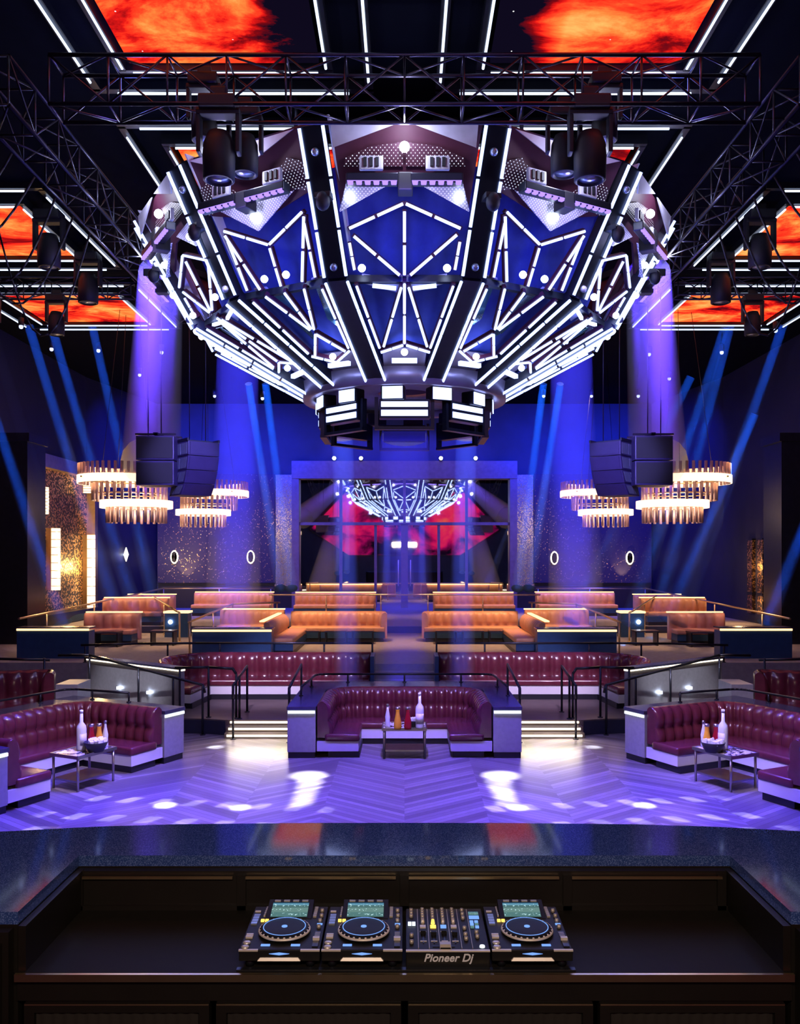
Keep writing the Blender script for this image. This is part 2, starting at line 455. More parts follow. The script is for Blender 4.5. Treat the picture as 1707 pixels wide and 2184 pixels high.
o = thing('aisle_steps', 'grey carpeted steps rising through the middle aisle between the purple sofas', 'steps', (0,20.9,T2))
for k in range(4): MB().box((-.74,20.3+.28*k,T2+.0),(.74,21.42,T2+.165*(k+1))).build('tread', 'carpet', o, True)
for s in (-1, 1):
    o = thing('floor_steps', 'low steps with glowing risers %s of the central booth' % ('left' if s < 0 else 'right'), 'steps', (s*2.85,17.1,0), group='lit steps to the purple tier')
    for k in range(2):
        MB().box((-3.55,17.08+.17*k,0),(-2.14,17.42,.1*(k+1))).build('tread', 'tierfloor', o, True, mirror=s)
    for k in range(3):
        MB().box((-3.5,17.055+.17*k,.1*k+.035),(-2.2,17.075+.17*k,.1*k+.075)).build('light_strip', 'warmw', o, True, mirror=s)

# big rear window
w = thing('window_1', 'tall rear window reflecting red flames and the dome', 'window', (0,40,T4)); w['kind'] = 'structure'
fr = MB()
fr.box((-5.15,39.55,7.12),(5.15,40.2,7.92)).box((-5.15,39.6,T4),(-4.82,40.2,7.12)).box((4.82,39.6,T4),(5.15,40.2,7.12))
fr.box((-4.82,39.8,5.0),(4.82,40.05,5.13))
for x in (-2.93, 0, 2.86): fr.box((x-.06,39.85,5.1),(x+.06,40.05,7.12))
for x in (-2.93,-1.33,1.58,2.86): fr.box((x-.06,39.85,T4),(x+.06,40.05,5.05))
fr.box((-.16,39.8,T4),(.16,40.05,5.05))
fr.build('window_frame', 'frame', w, True)
MB().box((-4.82,39.98,5.1),(4.82,40.0,7.12)).build('window_pane', 'pane', w, True)
MB().box((-4.82,39.98,T4),(4.82,40.0,5.05)).build('window_pane', 'pane', w, True)
for x in (-.28, .28): MB().tube((x,39.7,2.2),(x,39.7,3.4),.025).box((x-.02,39.7,2.3),(x+.02,39.9,2.34)).box((x-.02,39.7,3.26),(x+.02,39.9,3.3)).build('door_handle', 'chrome', w, True)
for i, x in enumerate((-3.2, -1.98, 1.66, 3.24)):
    o = thing('spotlight', 'small blue white spotlight on the window header, %s from the left' % ('first','second','third','fourth')[i], 'spotlight', (x,39.5,7.92), group='spotlights on the window header')
    MB().lathe([(0,0),(.09,0),(.09,.2),(0,.2)],(x,39.55,7.93),10).build('body','bmetal',o,True)
    MB().ball((x,39.46,8.03),.085).build('lamp', 'lamp', o, True)

# LED wall behind the stage (seen mirrored in the rear window)
o = thing('led_wall', 'huge LED wall with pink red flames behind the stage, mirrored in the rear window', 'led wall', (0,-3.7,6.9))
ws = MB(); out = [(-9.2,-.8),(-5.2,3.4),(5.2,3.4),(9.2,-.8),(5.4,-3.3),(-5.4,-3.3)]
ws.slab([(x,-.02,z) for x, z in out],(0,-.1,0)); ws.build('led_screen', flame_mat('rear flame picture', 5.2, strength=.7, scale=.34, pink=True, rearm=True), o)
bz = MB()
for a, b in zip(out, out[1:]+out[:1]): bz.beam((a[0],0,a[1]),(b[0],0,b[1]),.12,.12,(0,1,0))
bz.build('bezel', 'bmetal', o)

# ------------------------------------------------------------------ ceiling screens
def coffer(x0,x1,y0,y1,ox0,ox1,oy0,oy1,label,seed,fade=None,stars=False,s=1):
    cx = s*(x0+x1)/2; cy = (y0+y1)/2
    o = thing('ceiling_screen', label, 'ceiling screen', (cx,cy,CEIL), group='flame screens on the ceiling')
    if s < 0: x0, x1, ox0, ox1 = -x1, -x0, -ox1, -ox0
    sc = MB().box((x0-cx+.1,y0-cy+.1,-.1),(x1-cx-.1,y1-cy-.1,-.04)); fm = flame_mat('ceiling flames', seed, fade, 1.5, stars)
    sc.build('screen_panel', fm, o)
    fb = MB(); z = -.06
    for (a, b, c, d) in ((x0-.09,y0-.09,x1+.09,y0+.02),(x0-.09,y1-.02,x1+.09,y1+.09),(x0-.09,y0,x0+.02,y1),(x1-.02,y0,x1+.09,y1)):
        fb.box((a-cx,b-cy,-.16),(c-cx,d-cy,0))
    for (a, b, c, d) in ((ox0-.06,oy0-.06,ox1+.06,oy0+.06),(ox0-.06,oy1-.06,ox1+.06,oy1+.06),(ox0-.06,oy0,ox0+.06,oy1),(ox1-.06,oy0,ox1+.06,oy1)):
        fb.box((a-cx,b-cy,-.12),(c-cx,d-cy,0))
    fb.build('frame', 'bmetal', o)
    r = .019
    def st(a, b, zz): MB().tube((a[0]-cx,a[1]-cy,zz),(b[0]-cx,b[1]-cy,zz),r,6).build('light_strip','strip',o)
    g = .12
    st((x0+g,y0),(x1-g,y0),-.19); st((x0+g,y1),(x1-g,y1),-.19); st((x0,y0+g),(x0,y1-g),-.19); st((x1,y0+g),(x1,y1-g),-.19)
    g = .3
    st((ox0+g,oy0),(ox1-g,oy0),-.15); st((ox0+g,oy1),(ox1-g,oy1),-.15); st((ox0,oy0+g),(ox0,oy1-g),-.15); st((ox1,oy0+g),(ox1,oy1-g),-.15)
    return o
for s, n in ((-1,'left'),(1,'right')):
    # x given for the right half, mirrored for the left
    coffer(1.1,3.95,9.0,12.25,.52,4.55,8.4,12.86,'large flame screen at the top %s, in front of the truss' % n,1.7+s*.33,(-s,.4,.9),True,s)
    coffer(1.1,3.95,14.5,17.7,.52,4.55,13.92,18.3,'flame screen half hidden behind the dome, on the %s' % n,3.1+s*.41,None,False,s)
    coffer(7.5,10.7,16.95,20.05,6.85,11.35,16.3,20.8,'flame screen over the %s side, nearer of its two' % n,4.3+s*.2,None,False,s)
    coffer(7.5,10.7,22.65,25.7,6.85,11.35,22.06,26.3,'flame screen over the %s side, farther of its two' % n,6.2+s*.6,None,False,s)
    coffer(1.35,4.6,28.8,32.0,.8,5.15,28.2,32.6,'rear flame screen beyond the dome on the %s, mirrored in the granite ledge' % n,7.7+s*.27,None,False,s)

# ------------------------------------------------------------------ trusses
def truss(name, label, p, q, w, h, n, tm='truss'):
    """box truss from p to q (centre line), w wide, h tall"""
    p = Vector(p); q = Vector(q); o = thing(name, label, 'truss', tuple((p+q)/2), group='ceiling trusses')
    d = (q-p).normalized(); a = d.cross(Vector((0,0,1))).normalized()*w/2; b = Vector((0,0,h/2)); c = (p+q)/2
    C = [-a-b, a-b, a+b, -a+b]
    for k in C: MB().tube(p+k-c, q+k-c, .027, 8).build('chord',tm,o)
    st = (q-p)/n
    for i in range(n+1):
        m = MB()
        for k in range(4): m.tube(p+st*i+C[k]-c, p+st*i+C[(k+1)%4]-c, .014, 6)
        m.build('cross_frame',tm,o)
    for i in range(n):
        m = MB(); e = i % 2
        for k in range(4):
            k2 = (k+1) % 4; A, B = (k, k2) if e else (k2, k)
            m.tube(p+st*i+C[A]-c, p+st*(i+1)+C[B]-c, .014, 6)
        m.build('brace',tm,o)
    return o
truss('box_truss','long aluminium box truss across the front, above the dome',(-4.35,10.83,9.42),(4.35,10.83,9.42),.46,.6,12)
for s, n in ((-1,'left'),(1,'right')):
    truss('box_truss','aluminium box truss running back along the %s of the dome' % n,(s*5.1,10.62,9.42),(s*5.1,20.6,9.42),.5,.6,13,'bmetal')
    truss('box_truss','short dark truss between the two %s side flame screens' % n,(s*6.7,21.42,10.2),(s*12.3,21.42,10.2),.4,.42,8)
    # loose cables looping under the side truss
    for k in range(5):
        y = 12.2+k*.75; pts = []
        for i in range(13):
            t = i/12; pts.append((s*(5.5+1.9*t), y+.9*t*(-1)**k*.4, 9.3+.6*t-(1.1+.25*k)*math.sin(PI*t)))
        tag(MB().pipe(pts,.018,5).build('cable','black'),'black cable looping from the %s truss, %s from the front' % (n,('first','second','third','fourth','fifth')[k]),'cable','loose cables under the side trusses')
truss('box_truss','aluminium box truss behind the dome',(-4.85,20.6,9.42),(4.85,20.6,9.42),.46,.6,12)

# ------------------------------------------------------------------ moving head lamps
mh = thing('moving_head','dark moving head lamp under the front truss, left','stage lamp',(0,0,0),group='moving head lamps')
MB().box((-.17,-.13,-.12),(.17,.13,0)).box((-.08,-.03,0),(.08,.03,.12)).build('base','black',mh,bevel=.02)
MB().box((-.2,-.06,-.5),(-.16,.06,-.1)).box((.16,-.06,-.5),(.2,.06,-.1)).box((-.2,-.07,-.16),(.2,.07,-.11)).build('yoke','black',mh,bevel=.012)
hd = MB().lathe([(0,.14),(.1,.13),(.14,.03),(.15,-.1),(.145,-.3),(.12,-.31),(.11,-.27),(0,-.27)],(0,0,-.44),18).build('head','black',mh)
MB().lathe([(0,0),(.105,0),(.105,-.01),(0,-.02)],(0,0,-.72),16).build('lens','grille',mh)
heads = []
NTH = ('first','second','third','fourth')
def head(x, y, z, label, sc=1.):
    if not heads: r = mh; r.location = (x,y,z); r['label'] = label
    else: r = dup(mh,(x,y,z),0,label)
    r.scale = (sc,sc,sc); heads.append(r)
for s, n in ((-1,'left'),(1,'right')):
    head(s*2.3,10.75,9.25,'black moving head hanging inside the front truss, %s of centre' % n,1.35)
    head(s*2.55,11.05,9.7,'black moving head perched on the front truss, %s of centre' % n,1.1)
    head(s*2.05,11.15,9.35,'smaller moving head behind the hanging one on the front truss, %s half' % n,1.15)
    head(s*7.05,17.2,10.42,'black moving head over the near %s side flame screen, closer one' % n,1.5)
    head(s*7.15,19.6,10.42,'black moving head beside the near %s side flame screen, farther one' % n,1.5)
    head(s*10.2,21.3,9.98,'black moving head before the far %s flame screen, outer one' % n,1.3)
    head(s*8.55,21.3,9.98,'black moving head before the far %s flame screen, inner one' % n,1.3)

# ------------------------------------------------------------------ the dome
DZ = 6.55; DY = 16.0
dome = thing('dome_chandelier','giant faceted dome chandelier of white light tubes over the dance floor','chandelier',(0,DY,DZ))
RT, RK, RB = 4.68, 3.71, 1.79; ZT, ZK, ZB = 9.3-DZ, 7.59-DZ, 0.
CA = math.cos(PI/12); SA = math.sin(PI/12)
A_ = (DY-RT*CA, 9.3); K_ = (DY-RK*CA, 7.59); B_ = (DY-RB*CA, 6.55)
def bp(px, py, off=0.):
    """bay-plane point (dome frame) of the front bay at a pixel, lifted off outward"""
    p, q = (A_, K_) if py < 591 else (K_, B_)
    u = (px-863)/F; v = (1185-py)/F
    ey, ez = q[0]-p[0], q[1]-p[1]; L = math.hypot(ey, ez); nx, nz = ez/L, -ey/L     # outward: toward camera / down
    if nx > 0: nx, nz = -nx, -nz
    d = (nx*p[0]+nz*(p[1]-EYE))/(nx+nz*v)
    return Vector((u*d, d-DY+nx*off, EYE+v*d-DZ+nz*off))
def bn(py):
    p, q = (A_, K_) if py < 591 else (K_, B_)
    v = Vector((0, q[1]-p[1], -(q[0]-p[0]))).normalized()
    return v if v.y < 0 else -v
def bay_parts(root, kind):
    n0 = bn(400); n1 = bn(700)
    # root is the maroon panel object; kind A has corner fins, kind B a centre fin
    for s in (1, -1):
        X = lambda x: 863+s*(x-863)
        if kind == 'A':
            MB().slab([bp(X(706),262,.05),bp(X(850),262,.05),bp(X(712),313,.16)],n0*.03).build('fin','fin',root)
            MB().slab([bp(X(725),448,.06),bp(X(740),386,.06),bp(X(838),388,.06),bp(X(728),448,.14)],n0*.03).build('corner_plate','dotsf',root)
            MB().slab([bp(X(734),354,.03),bp(X(738),336,.03),bp(X(790),312,.03),bp(X(860),302,.03),bp(X(860),354,.03)],n0*.015).build('perforated_sheet','dots',root)
            c = bp(X(793),347,.16); lamps = ((747,418),(773,568))
        else:
            MB().slab([bp(X(720),398,.03),bp(X(716),334,.03),bp(X(752),318,.03),bp(X(812),358,.03),bp(X(812),372,.03)],n0*.015).build('perforated_sheet','dots',root)
            c = bp(X(790),350,.16); lamps = ((833,562),)
        # short lamp on a pale bracket
        MB().box((c.x-.16,c.y-.03,c.z-.09),(c.x+.16,c.y+.03,c.z+.1)).build('bracket','fin',root,bevel=.02)
        m = MB()
        for k in (-1,0,1): m.box((c.x+k*.08-.022,c.y-.05,c.z-.05),(c.x+k*.08+.022,c.y-.03,c.z+.07))
        m.build('bracket_vent','black',root)
        a = bp(X(742),378,.34); b = bp(X(850),378,.34)
        bar = MB().beam(a,b,.16,.13).build('led_bar','bmetal',root,bevel=.015)
        m = MB(); q0 = []
        for k in range(6):
            t = (k+.5)/6; p = a+(b-a)*t
            for e, zz in ((-.042,-.05),(-.032,-.085),(.032,-.085),(.042,-.05)): q0.append((p.x+e*s,p.y-.085,p.z+zz))
        m.slab(q0+[(q0[-1][0],q0[-1][1],q0[-1][2]+.008),(q0[0][0],q0[0][1],q0[0][2]+.008)],(0,.05,0)); m.build('led_strip','violet',bar)
        for px, py in lamps:
            q = bp(X(px),py,.14); MB().ball(tuple(q),.055).build('lamp','lamp',root)
        # plates and bars below the knee
        if kind == 'A':
            MB().slab([bp(X(772),594,-.1),bp(X(855),606,-.1),bp(X(850),632,-.1),bp(X(775),612,-.1)],n1*.03).build('lower_plate','fin',root)
            MB().beam(bp(X(795),607,.02),bp(X(845),613,.02),.05,.05).build('glow_bar','strobe',root)
        else:
            MB().slab([bp(X(766),594,-.15),bp(X(800),596,-.15),bp(X(806),614,-.15),bp(X(775),612,-.15)],n1*.03).build('lower_plate','fin',root)
            MB().slab([bp(X(778),616,-.22),bp(X(812),616,-.22),bp(X(842),690,-.22),bp(X(815),735,-.22)],n1*.02).build('mirror_facet','mirror',root)
        q = bp(X(745),748,.06)
    if kind == 'A':
        q = bp(863,312,.12); MB().ball(tuple(q),.07).build('lamp','lamp',root)
    else:
        MB().slab([bp(712,263,.05),bp(1014,263,.05),bp(863,320,.22)],n0*.03).build('fin','fin',root)
        q = bp(863,297,.22); MB().ball(tuple(q),.07).build('lamp','lamp',root)
        MB().slab([bp(756,390,.06),bp(970,390,.06),bp(863,456,.18)],n0*.03).build('centre_plate','dotsf',root)
        q = bp(863,424,.22); MB().ball(tuple(q),.055).build('lamp','lamp',root)
    c = bp(865,385,.3); MB().box((c.x-.1,c.y-.12,c.z-.14),(c.x+.1,c.y+.12,c.z+.1)).build('bar_bracket','black',root,bevel=.02)
    q = bp(863,745,.06); MB().ball(tuple(q),.055).build('lamp','lamp',root)
    MB().beam(bp(836,764,.05),bp(890,764,.05),.07,.07).build('glow_bar','strobe',root)
    MB().slab([bp(815,752,-.12),bp(911,752,-.12),bp(905,800,-.12),bp(820,800,-.12)],n1*.02).build('lower_plate','ringm',root)
TUBES_A = [((863,432),(743,487)),((863,432),(985,487)),((863,446),(863,588)),((753,500),(855,587)),((977,497),(873,587)),((746,515),(757,575)),((981,513),(970,575)),
         ((863,595),(863,728)),((857,603),(818,735)),((871,603),(912,735)),((861,729),(812,745)),((866,729),(918,745)),((760,600),(811,738)),((968,600),(917,738))]
TUBES_B = [((863,492),(750,438)),((863,492),(976,438)),((863,497),(863,588)),((750,446),(806,588)),((976,446),(920,588)),((755,460),(769,584)),((971,460),(957,584)),
         ((863,594),(863,682)),((808,594),(859,684)),((918,594),(867,684)),((863,757),(812,737)),((863,757),(914,737)),((766,600),(811,734)),((960,600),(915,734)),((863,692),(822,738)),((863,692),(904,738))]
def tube_geo(a, b):
    p = bp(*a,.07); q = bp(*b,.07); L = (q-p).length; n = max(2, round(L/.62)); m = MB(); fr = MB()
    for k in range(n):
        t0, t1 = (k+.05)/n, (k+.95)/n; m.tube(p+(q-p)*t0,p+(q-p)*t1,.021,6)
    nn = bn((a[1]+b[1])/2); fr.beam(p-nn*.055,q-nn*.055,.055,.06,nn)
    return m, fr
def make_bay(kind):
    frame = MB(); tubes = []
    for a, b in (TUBES_A if kind == 'A' else TUBES_B):
        m, f = tube_geo(a, b); tubes.append(m); frame.add(f.v, f.f)
    lo = [(1000,446),(895,392),(832,392),(728,446)] if kind == 'A' else [(1003,400),(863,436),(723,400)]
    panel = MB().slab([bp(700,262),bp(1030,262)]+[bp(*p) for p in lo],-bn(300)*.04)
    panel.add(frame.v, frame.f)
    r = panel.build('bay_panel','maroon',dome); bay_parts(r, kind)
    return r, tubes
BAYS = {k: make_bay(k) for k in 'AB'}
BAYS['B'][0].rotation_euler = (0,0,PI/6)
VIS = (0, 1, -1, 2, -2)
far = MB()
for k in sorted(range(-5, 7), key=abs):
    ang = k*PI/6; bay, tmesh = BAYS['A' if k % 2 == 0 else 'B']
    if k not in (0, 1): dup(bay,(0,0,0),ang,None,parent=dome)
    R = Matrix.Rotation(ang,4,'Z')
    for m in tmesh:
        if k in VIS:
            if not hasattr(m,'obj'): o = m.build('light_tube','tube',dome); m.obj = o
            else: o = m.obj.copy(); COL.objects.link(o); o.parent = dome
            o.rotation_euler = (0,0,ang)
        else: far.add([R@Vector(v) for v in m.v], m.f, True)
o = far.build('light_tubes','tube',dome); o['kind'] = 'stuff'; o['label'] = 'white light tubes of the side and rear facets'
# ribs
def rib_parts(root, ):
    for s in (-1, 1):
        for (r0,z0,r1,z1,n) in ((RT,ZT,RK,ZK,3),(RK,ZK,RB,ZB,4)):
            p = Vector((s*.165,-r0,z0)); q = Vector((s*.165,-r1,z1)); nn = Vector((0,-(z0-z1),-(r0-r1))).normalized()
            p += nn*.1; q += nn*.1; m = MB()
            if n == 4: q = q+(q-p)*.02
            for k in range(n): m.tube(p+(q-p)*((k+.025)/n),p+(q-p)*((k+.965)/n),.024,6)
            m.build('light_strip','tube',root)
    for t in (.16,.92): 
        c = Vector((0,-(RT+(RK-RT)*t),ZT+(ZK-ZT)*t)); MB().ball((c.x,c.y-.08,c.z-.05),.055).build('lens','grille',root)
    MB().slab([(.2,-RT-.02,ZT+.1),(.2,-RT+.25,ZT+.1),(.2,-RK+.1,ZK+.1),(.2,-RK-.05,ZK+.25)],(.03,0,0)).build('side_plate','fin',root)
    c = Vector((0,-(RT*.55+RK*.45)-.2,ZT*.55+ZK*.45-.15))
    MB().ball((.05,c.y,c.z),.1,10,1.3).box((-.06,c.y-.03,c.z+.05),(.16,c.y+.2,c.z+.12)).build('clamp_lamp','black',root)
rm = MB()
for (r0,z0,r1,z1) in ((RT,ZT,RK,ZK),(RK,ZK,RB,ZB)):
    d = Vector((0,-(z0-z1),-(r0-r1))); rm.beam((0,-r0,z0),(0,-r1,z1),.29,.16,d)
rib0 = rm.build('rib','bmetal',dome)
rib_parts(rib0); rib0.rotation_euler = (0,0,PI/12)
for k in range(1,12): dup(rib0,(0,0,0),PI/12+k*PI/6,None,parent=dome)
# bottom ring, strobes, inner drape, top hoop
MB().lathe([(1.86,-.12),(1.9,.16),(1.7,.2),(1.62,-.1),(1.86,-.12)],(0,0,-.02),48).build('bottom_ring','ringm',dome)
MB().lathe([(1.62,-.02),(1.62,.06),(.5,.1),(.5,.02),(1.62,-.02)],(0,0,0),40).build('ring_ceiling','fin',dome)
hp = MB(); hq = MB()
for k in range(12):
    a = PI/12+k*PI/6; b = a+PI/6
    for (r,z,h,H_) in ((RT-.1,ZT+.02,.12,hp),(RK-.12,ZK,.1,hq)):
        H_.beam((r*math.sin(a),-r*math.cos(a),z),(r*math.sin(b),-r*math.cos(b),z),.1,h)
hp.build('hoop','bmetal',dome); hq.build('hoop','bmetal',dome)
dr = MB(); vs = []; n = 288
for i in range(n):
    t = 2*PI*i/n; w_ = .035*math.sin(48*t)
    for (r,z) in ((3.75,2.6),(3.1,1.1),(2.2,.45),(1.6,.25)): vs.append(((r+w_)*math.cos(t),(r+w_)*math.sin(t),z))
dr.add(vs,[(4*i+j,4*((i+1)%n)+j,4*((i+1)%n)+j+1,4*i+j+1) for i in range(n) for j in range(3)],True).build('inner_drape','drape',dome)
sb = MB().box((-.42,-.09,-.16),(.42,.09,.16)).box((-.5,-.05,-.3),(-.44,.05,.2)).box((.44,-.05,-.3),(.5,.05,.2)).box((-.5,-.06,-.34),(.5,.06,-.29))
sb0 = sb.build('strobe','bmetal',dome); sb0.location = (0,-1.45,-.5)
m = MB().box((-.39,-.1,-.12),(.39,-.09,-.02)).box((-.39,-.1,.03),(.39,-.09,.12)); m.build('strobe_face','strobe',sb0)
for k in range(1,8): dup(sb0,(1.45*math.sin(k*PI/4),-1.45*math.cos(k*PI/4),-.5),k*PI/4,None,parent=dome)
gb0 = MB().box((-.2,-.12,-.12),(.2,.12,.12)).build('flood_lamp','bmetal',dome,bevel=.03); MB().box((-.17,-.135,-.1),(.17,-.12,.1)).build('lamp_face','strobe',gb0); gb0.location = (1.5*math.sin(.4),-1.5*math.cos(.4),-.24); gb0.rotation_euler = (0,0,.4)
for k in range(1,12):
    a = .4+k*PI/6; dup(gb0,(1.5*math.sin(a),-1.5*math.cos(a),-.24),a,None,parent=dome)
for k in range(6):
    a = k*PI/3+.5; MB().tube((3.4*math.sin(a),3.4*math.cos(a),ZT),(3.4*math.sin(a),3.4*math.cos(a),CEIL-DZ),.03).build('hanger','truss',dome)
# ------------------------------------------------------------------ rails
def rail(name, label, pts, posts, m='bmetal', r=.028, group='handrails', z0=None, mid=None, cat='handrail'):
    """tube rail along 3-D points; posts = [(x, y, ztop, zfoot)]"""
    c = Vector(pts[len(pts)//2]); o = thing(name, label, cat, (c.x,c.y,min(p[3] for p in posts)), group=group)
    MB().pipe([Vector(p) for p in pts], r).build('top_rail', m, o, True)
    for (x,y,zt,zb) in posts: MB().tube((x,y,zb),(x,y,zt),r*.85).lathe([(0,0),(r*2,0),(r*2,.015),(0,.015)],(x,y,zb),10).build('post',m,o,True)
    return o

# ------------------------------------------------------------------ purple booths round the dance floor
def rot(c, a, x, y): return (c[0]+x*math.cos(a)-y*math.sin(a), c[1]+x*math.sin(a)+y*math.cos(a))
def make_counter(label, depth):
    o = thing('booth_counter', label, 'counter', group='counters wrapped round the purple booths')
    X1, X0 = 2.08, 1.58
    bd = MB(); tp = MB(); pl = MB()
    for s in (-1,1):
        a, b = sorted((s*X0, s*X1)); bd.box((a,0,.11),(b,depth,.86)); pl.box((a+.01,.02,0),(b-.01,depth,.11)); tp.box((a-.01,-.03,.86),(b+.01,depth,.92))
    bd.box((-X0,2.02,.11),(X0,depth,.86)); pl.box((-X0,2.02,0),(X0,depth,.11)); tp.box((-X0,1.98,.86),(X0,depth,.92))
    bd.build('body','panel',o); tp.build('counter_top','counter',o,bevel=.008); pl.build('plinth','plinth',o)
    for s in (-1,1):
        a, b = sorted((s*(X0+.01), s*(X1-.01)))
        MB().box((a,-.026,.80),(b,-.004,.845)).build('light_strip','coolw',o)
    return o
def make_sofa(label):
    o = thing('booth_sofa', label, 'sofa', group='purple leather booth sofas on the dance floor')
    path = fillet([(1.55,.03),(1.55,1.95),(-1.55,1.95),(-1.55,.03)],.75,8)
    backrest_mb(path,.36,1.0,.2,.21,.075).build('backrest','purple',o)
    for s in (-1,1):
        a, b = sorted((s*.8, s*1.42)); MB().box((a,.0,.29),(b,1.12,.43)).build('seat_cushion','purple',o,bevel=.05,seg=3,smooth=True)
        MB().box((a+.02,.02,.12),(s*1.56 if s>0 else b-.02,1.1,.3) if s>0 else (b-.02,1.1,.3)).build('seat_base','fascia',o)
        if s<0: MB().box((-1.56,.02,.12),(-1.4,1.1,.3)).build('seat_base','fascia',o)
        MB().box((a+.06,.06,0),(b,1.2,.12)).build('plinth','plinth',o)
    MB().box((-1.42,1.1,.29),(1.42,1.85,.42)).build('seat_cushion','purple',o,bevel=.05,seg=3,smooth=True)
    MB().box((-1.5,1.12,.12),(1.5,1.9,.3)).build('seat_base','fascia',o)
    MB().box((-1.5,1.18,0),(1.5,1.85,.12)).build('plinth','plinth',o)
    return o
def make_table(label):
    o = thing('cocktail_table', label, 'table', group='cocktail tables in the purple booths')
    MB().box((-.38,-.28,.51),(.38,.28,.54)).build('table_top','tabletop',o)
    MB().box((-.4,-.3,.5),(.4,-.28,.55)).box((-.4,.28,.5),(.4,.3,.55)).box((-.4,-.28,.5),(-.38,.28,.55)).box((.38,-.28,.5),(.4,.28,.55)).build('edge_frame','steel',o)
    for sx in (-1,1):
        for sy in (-1,1): MB().tube((sx*.36,sy*.26,0),(sx*.36,sy*.26,.51),.02).build('leg','steel',o)
    MB().box((-.36,-.26,.13),(.36,.26,.16)).build('shelf','steel',o)
    return o
def bottle(label, kind):
    if kind == 'vodka':
        o = thing('vodka_bottle', label, 'bottle', group='clear spirit bottles on the booth tables'); m = 'glassclear'
        pr = [(0,0),(.045,0),(.05,.02),(.05,.23),(.045,.26),(.018,.3),(.016,.4),(0,.4)]
    elif kind == 'soda':
        o = thing('water_bottle', label, 'bottle', group='small clear bottles on the booth tables'); m = 'glassclear'
        pr = [(0,0),(.032,0),(.034,.02),(.03,.1),(.034,.14),(.014,.24),(.013,.28),(0,.28)]
    else:
        o = thing('juice_carafe', label, 'carafe', group='juice carafes on the booth tables'); m = 'juice' if kind == 'orange' else 'cran'
        pr = [(0,0),(.045,0),(.05,.03),(.046,.1),(.026,.2),(.024,.24),(.03,.26),(0,.26)]
    MB().lathe(pr,(0,0,0),16).build('bottle_body',m,o)
    h = pr[-1][1]; MB().lathe([(0,0),(.019 if kind!='orange' and kind!='cran' else .03,0),(.019 if kind!='orange' and kind!='cran' else .03,.03),(0,.035)],(0,0,h-.005),12).build('cap','glassclear' if kind in('vodka',) else 'steel',o)
    if kind == 'vodka': MB().lathe([(.051,.06),(.0515,.06),(.0515,.18),(.051,.18)],(0,0,0),16,a0=-2.6,a1=-.5).build('paper_label','fascia',o)
    return o
def bucket(label, square=False):
    o = thing('ice_bucket', label, 'ice bucket', group='ice buckets on the booth tables')
    n = 24; MB().lathe([(0,0),(.09,0),(.15,.12),(.145,.125),(.085,.02),(0,.02)],(0,0,0),n).build('bowl','black',o)
    ic = MB(); rr = random.Random(3)
    for k in range(26):
        a = rr.random()*6.28; d = .115*math.sqrt(rr.random()); x, y = d*math.cos(a), d*math.sin(a); t = rr.random()*1.5
        ic.beam((x-.022*math.cos(t),y-.022*math.sin(t),.105+rr.random()*.03),(x+.022*math.cos(t),y+.022*math.sin(t),.115+rr.random()*.03),.045,.045)
    ic.lathe([(0,.1),(.125,.1),(0,.11)],(0,0,0),20)
    i = ic.build('ice','ice',o); i['kind'] = 'stuff'
    return o
BOOTHS = [((0,15.4),0.,'central','in the central booth',3.1), ((-4.85,13.55),math.radians(63.5),'left','in the left booth',2.7), ((4.85,13.55),-math.radians(63.5),'right','in the right booth',2.7)]
SK = 1.6   # magnum scale of the display bottles
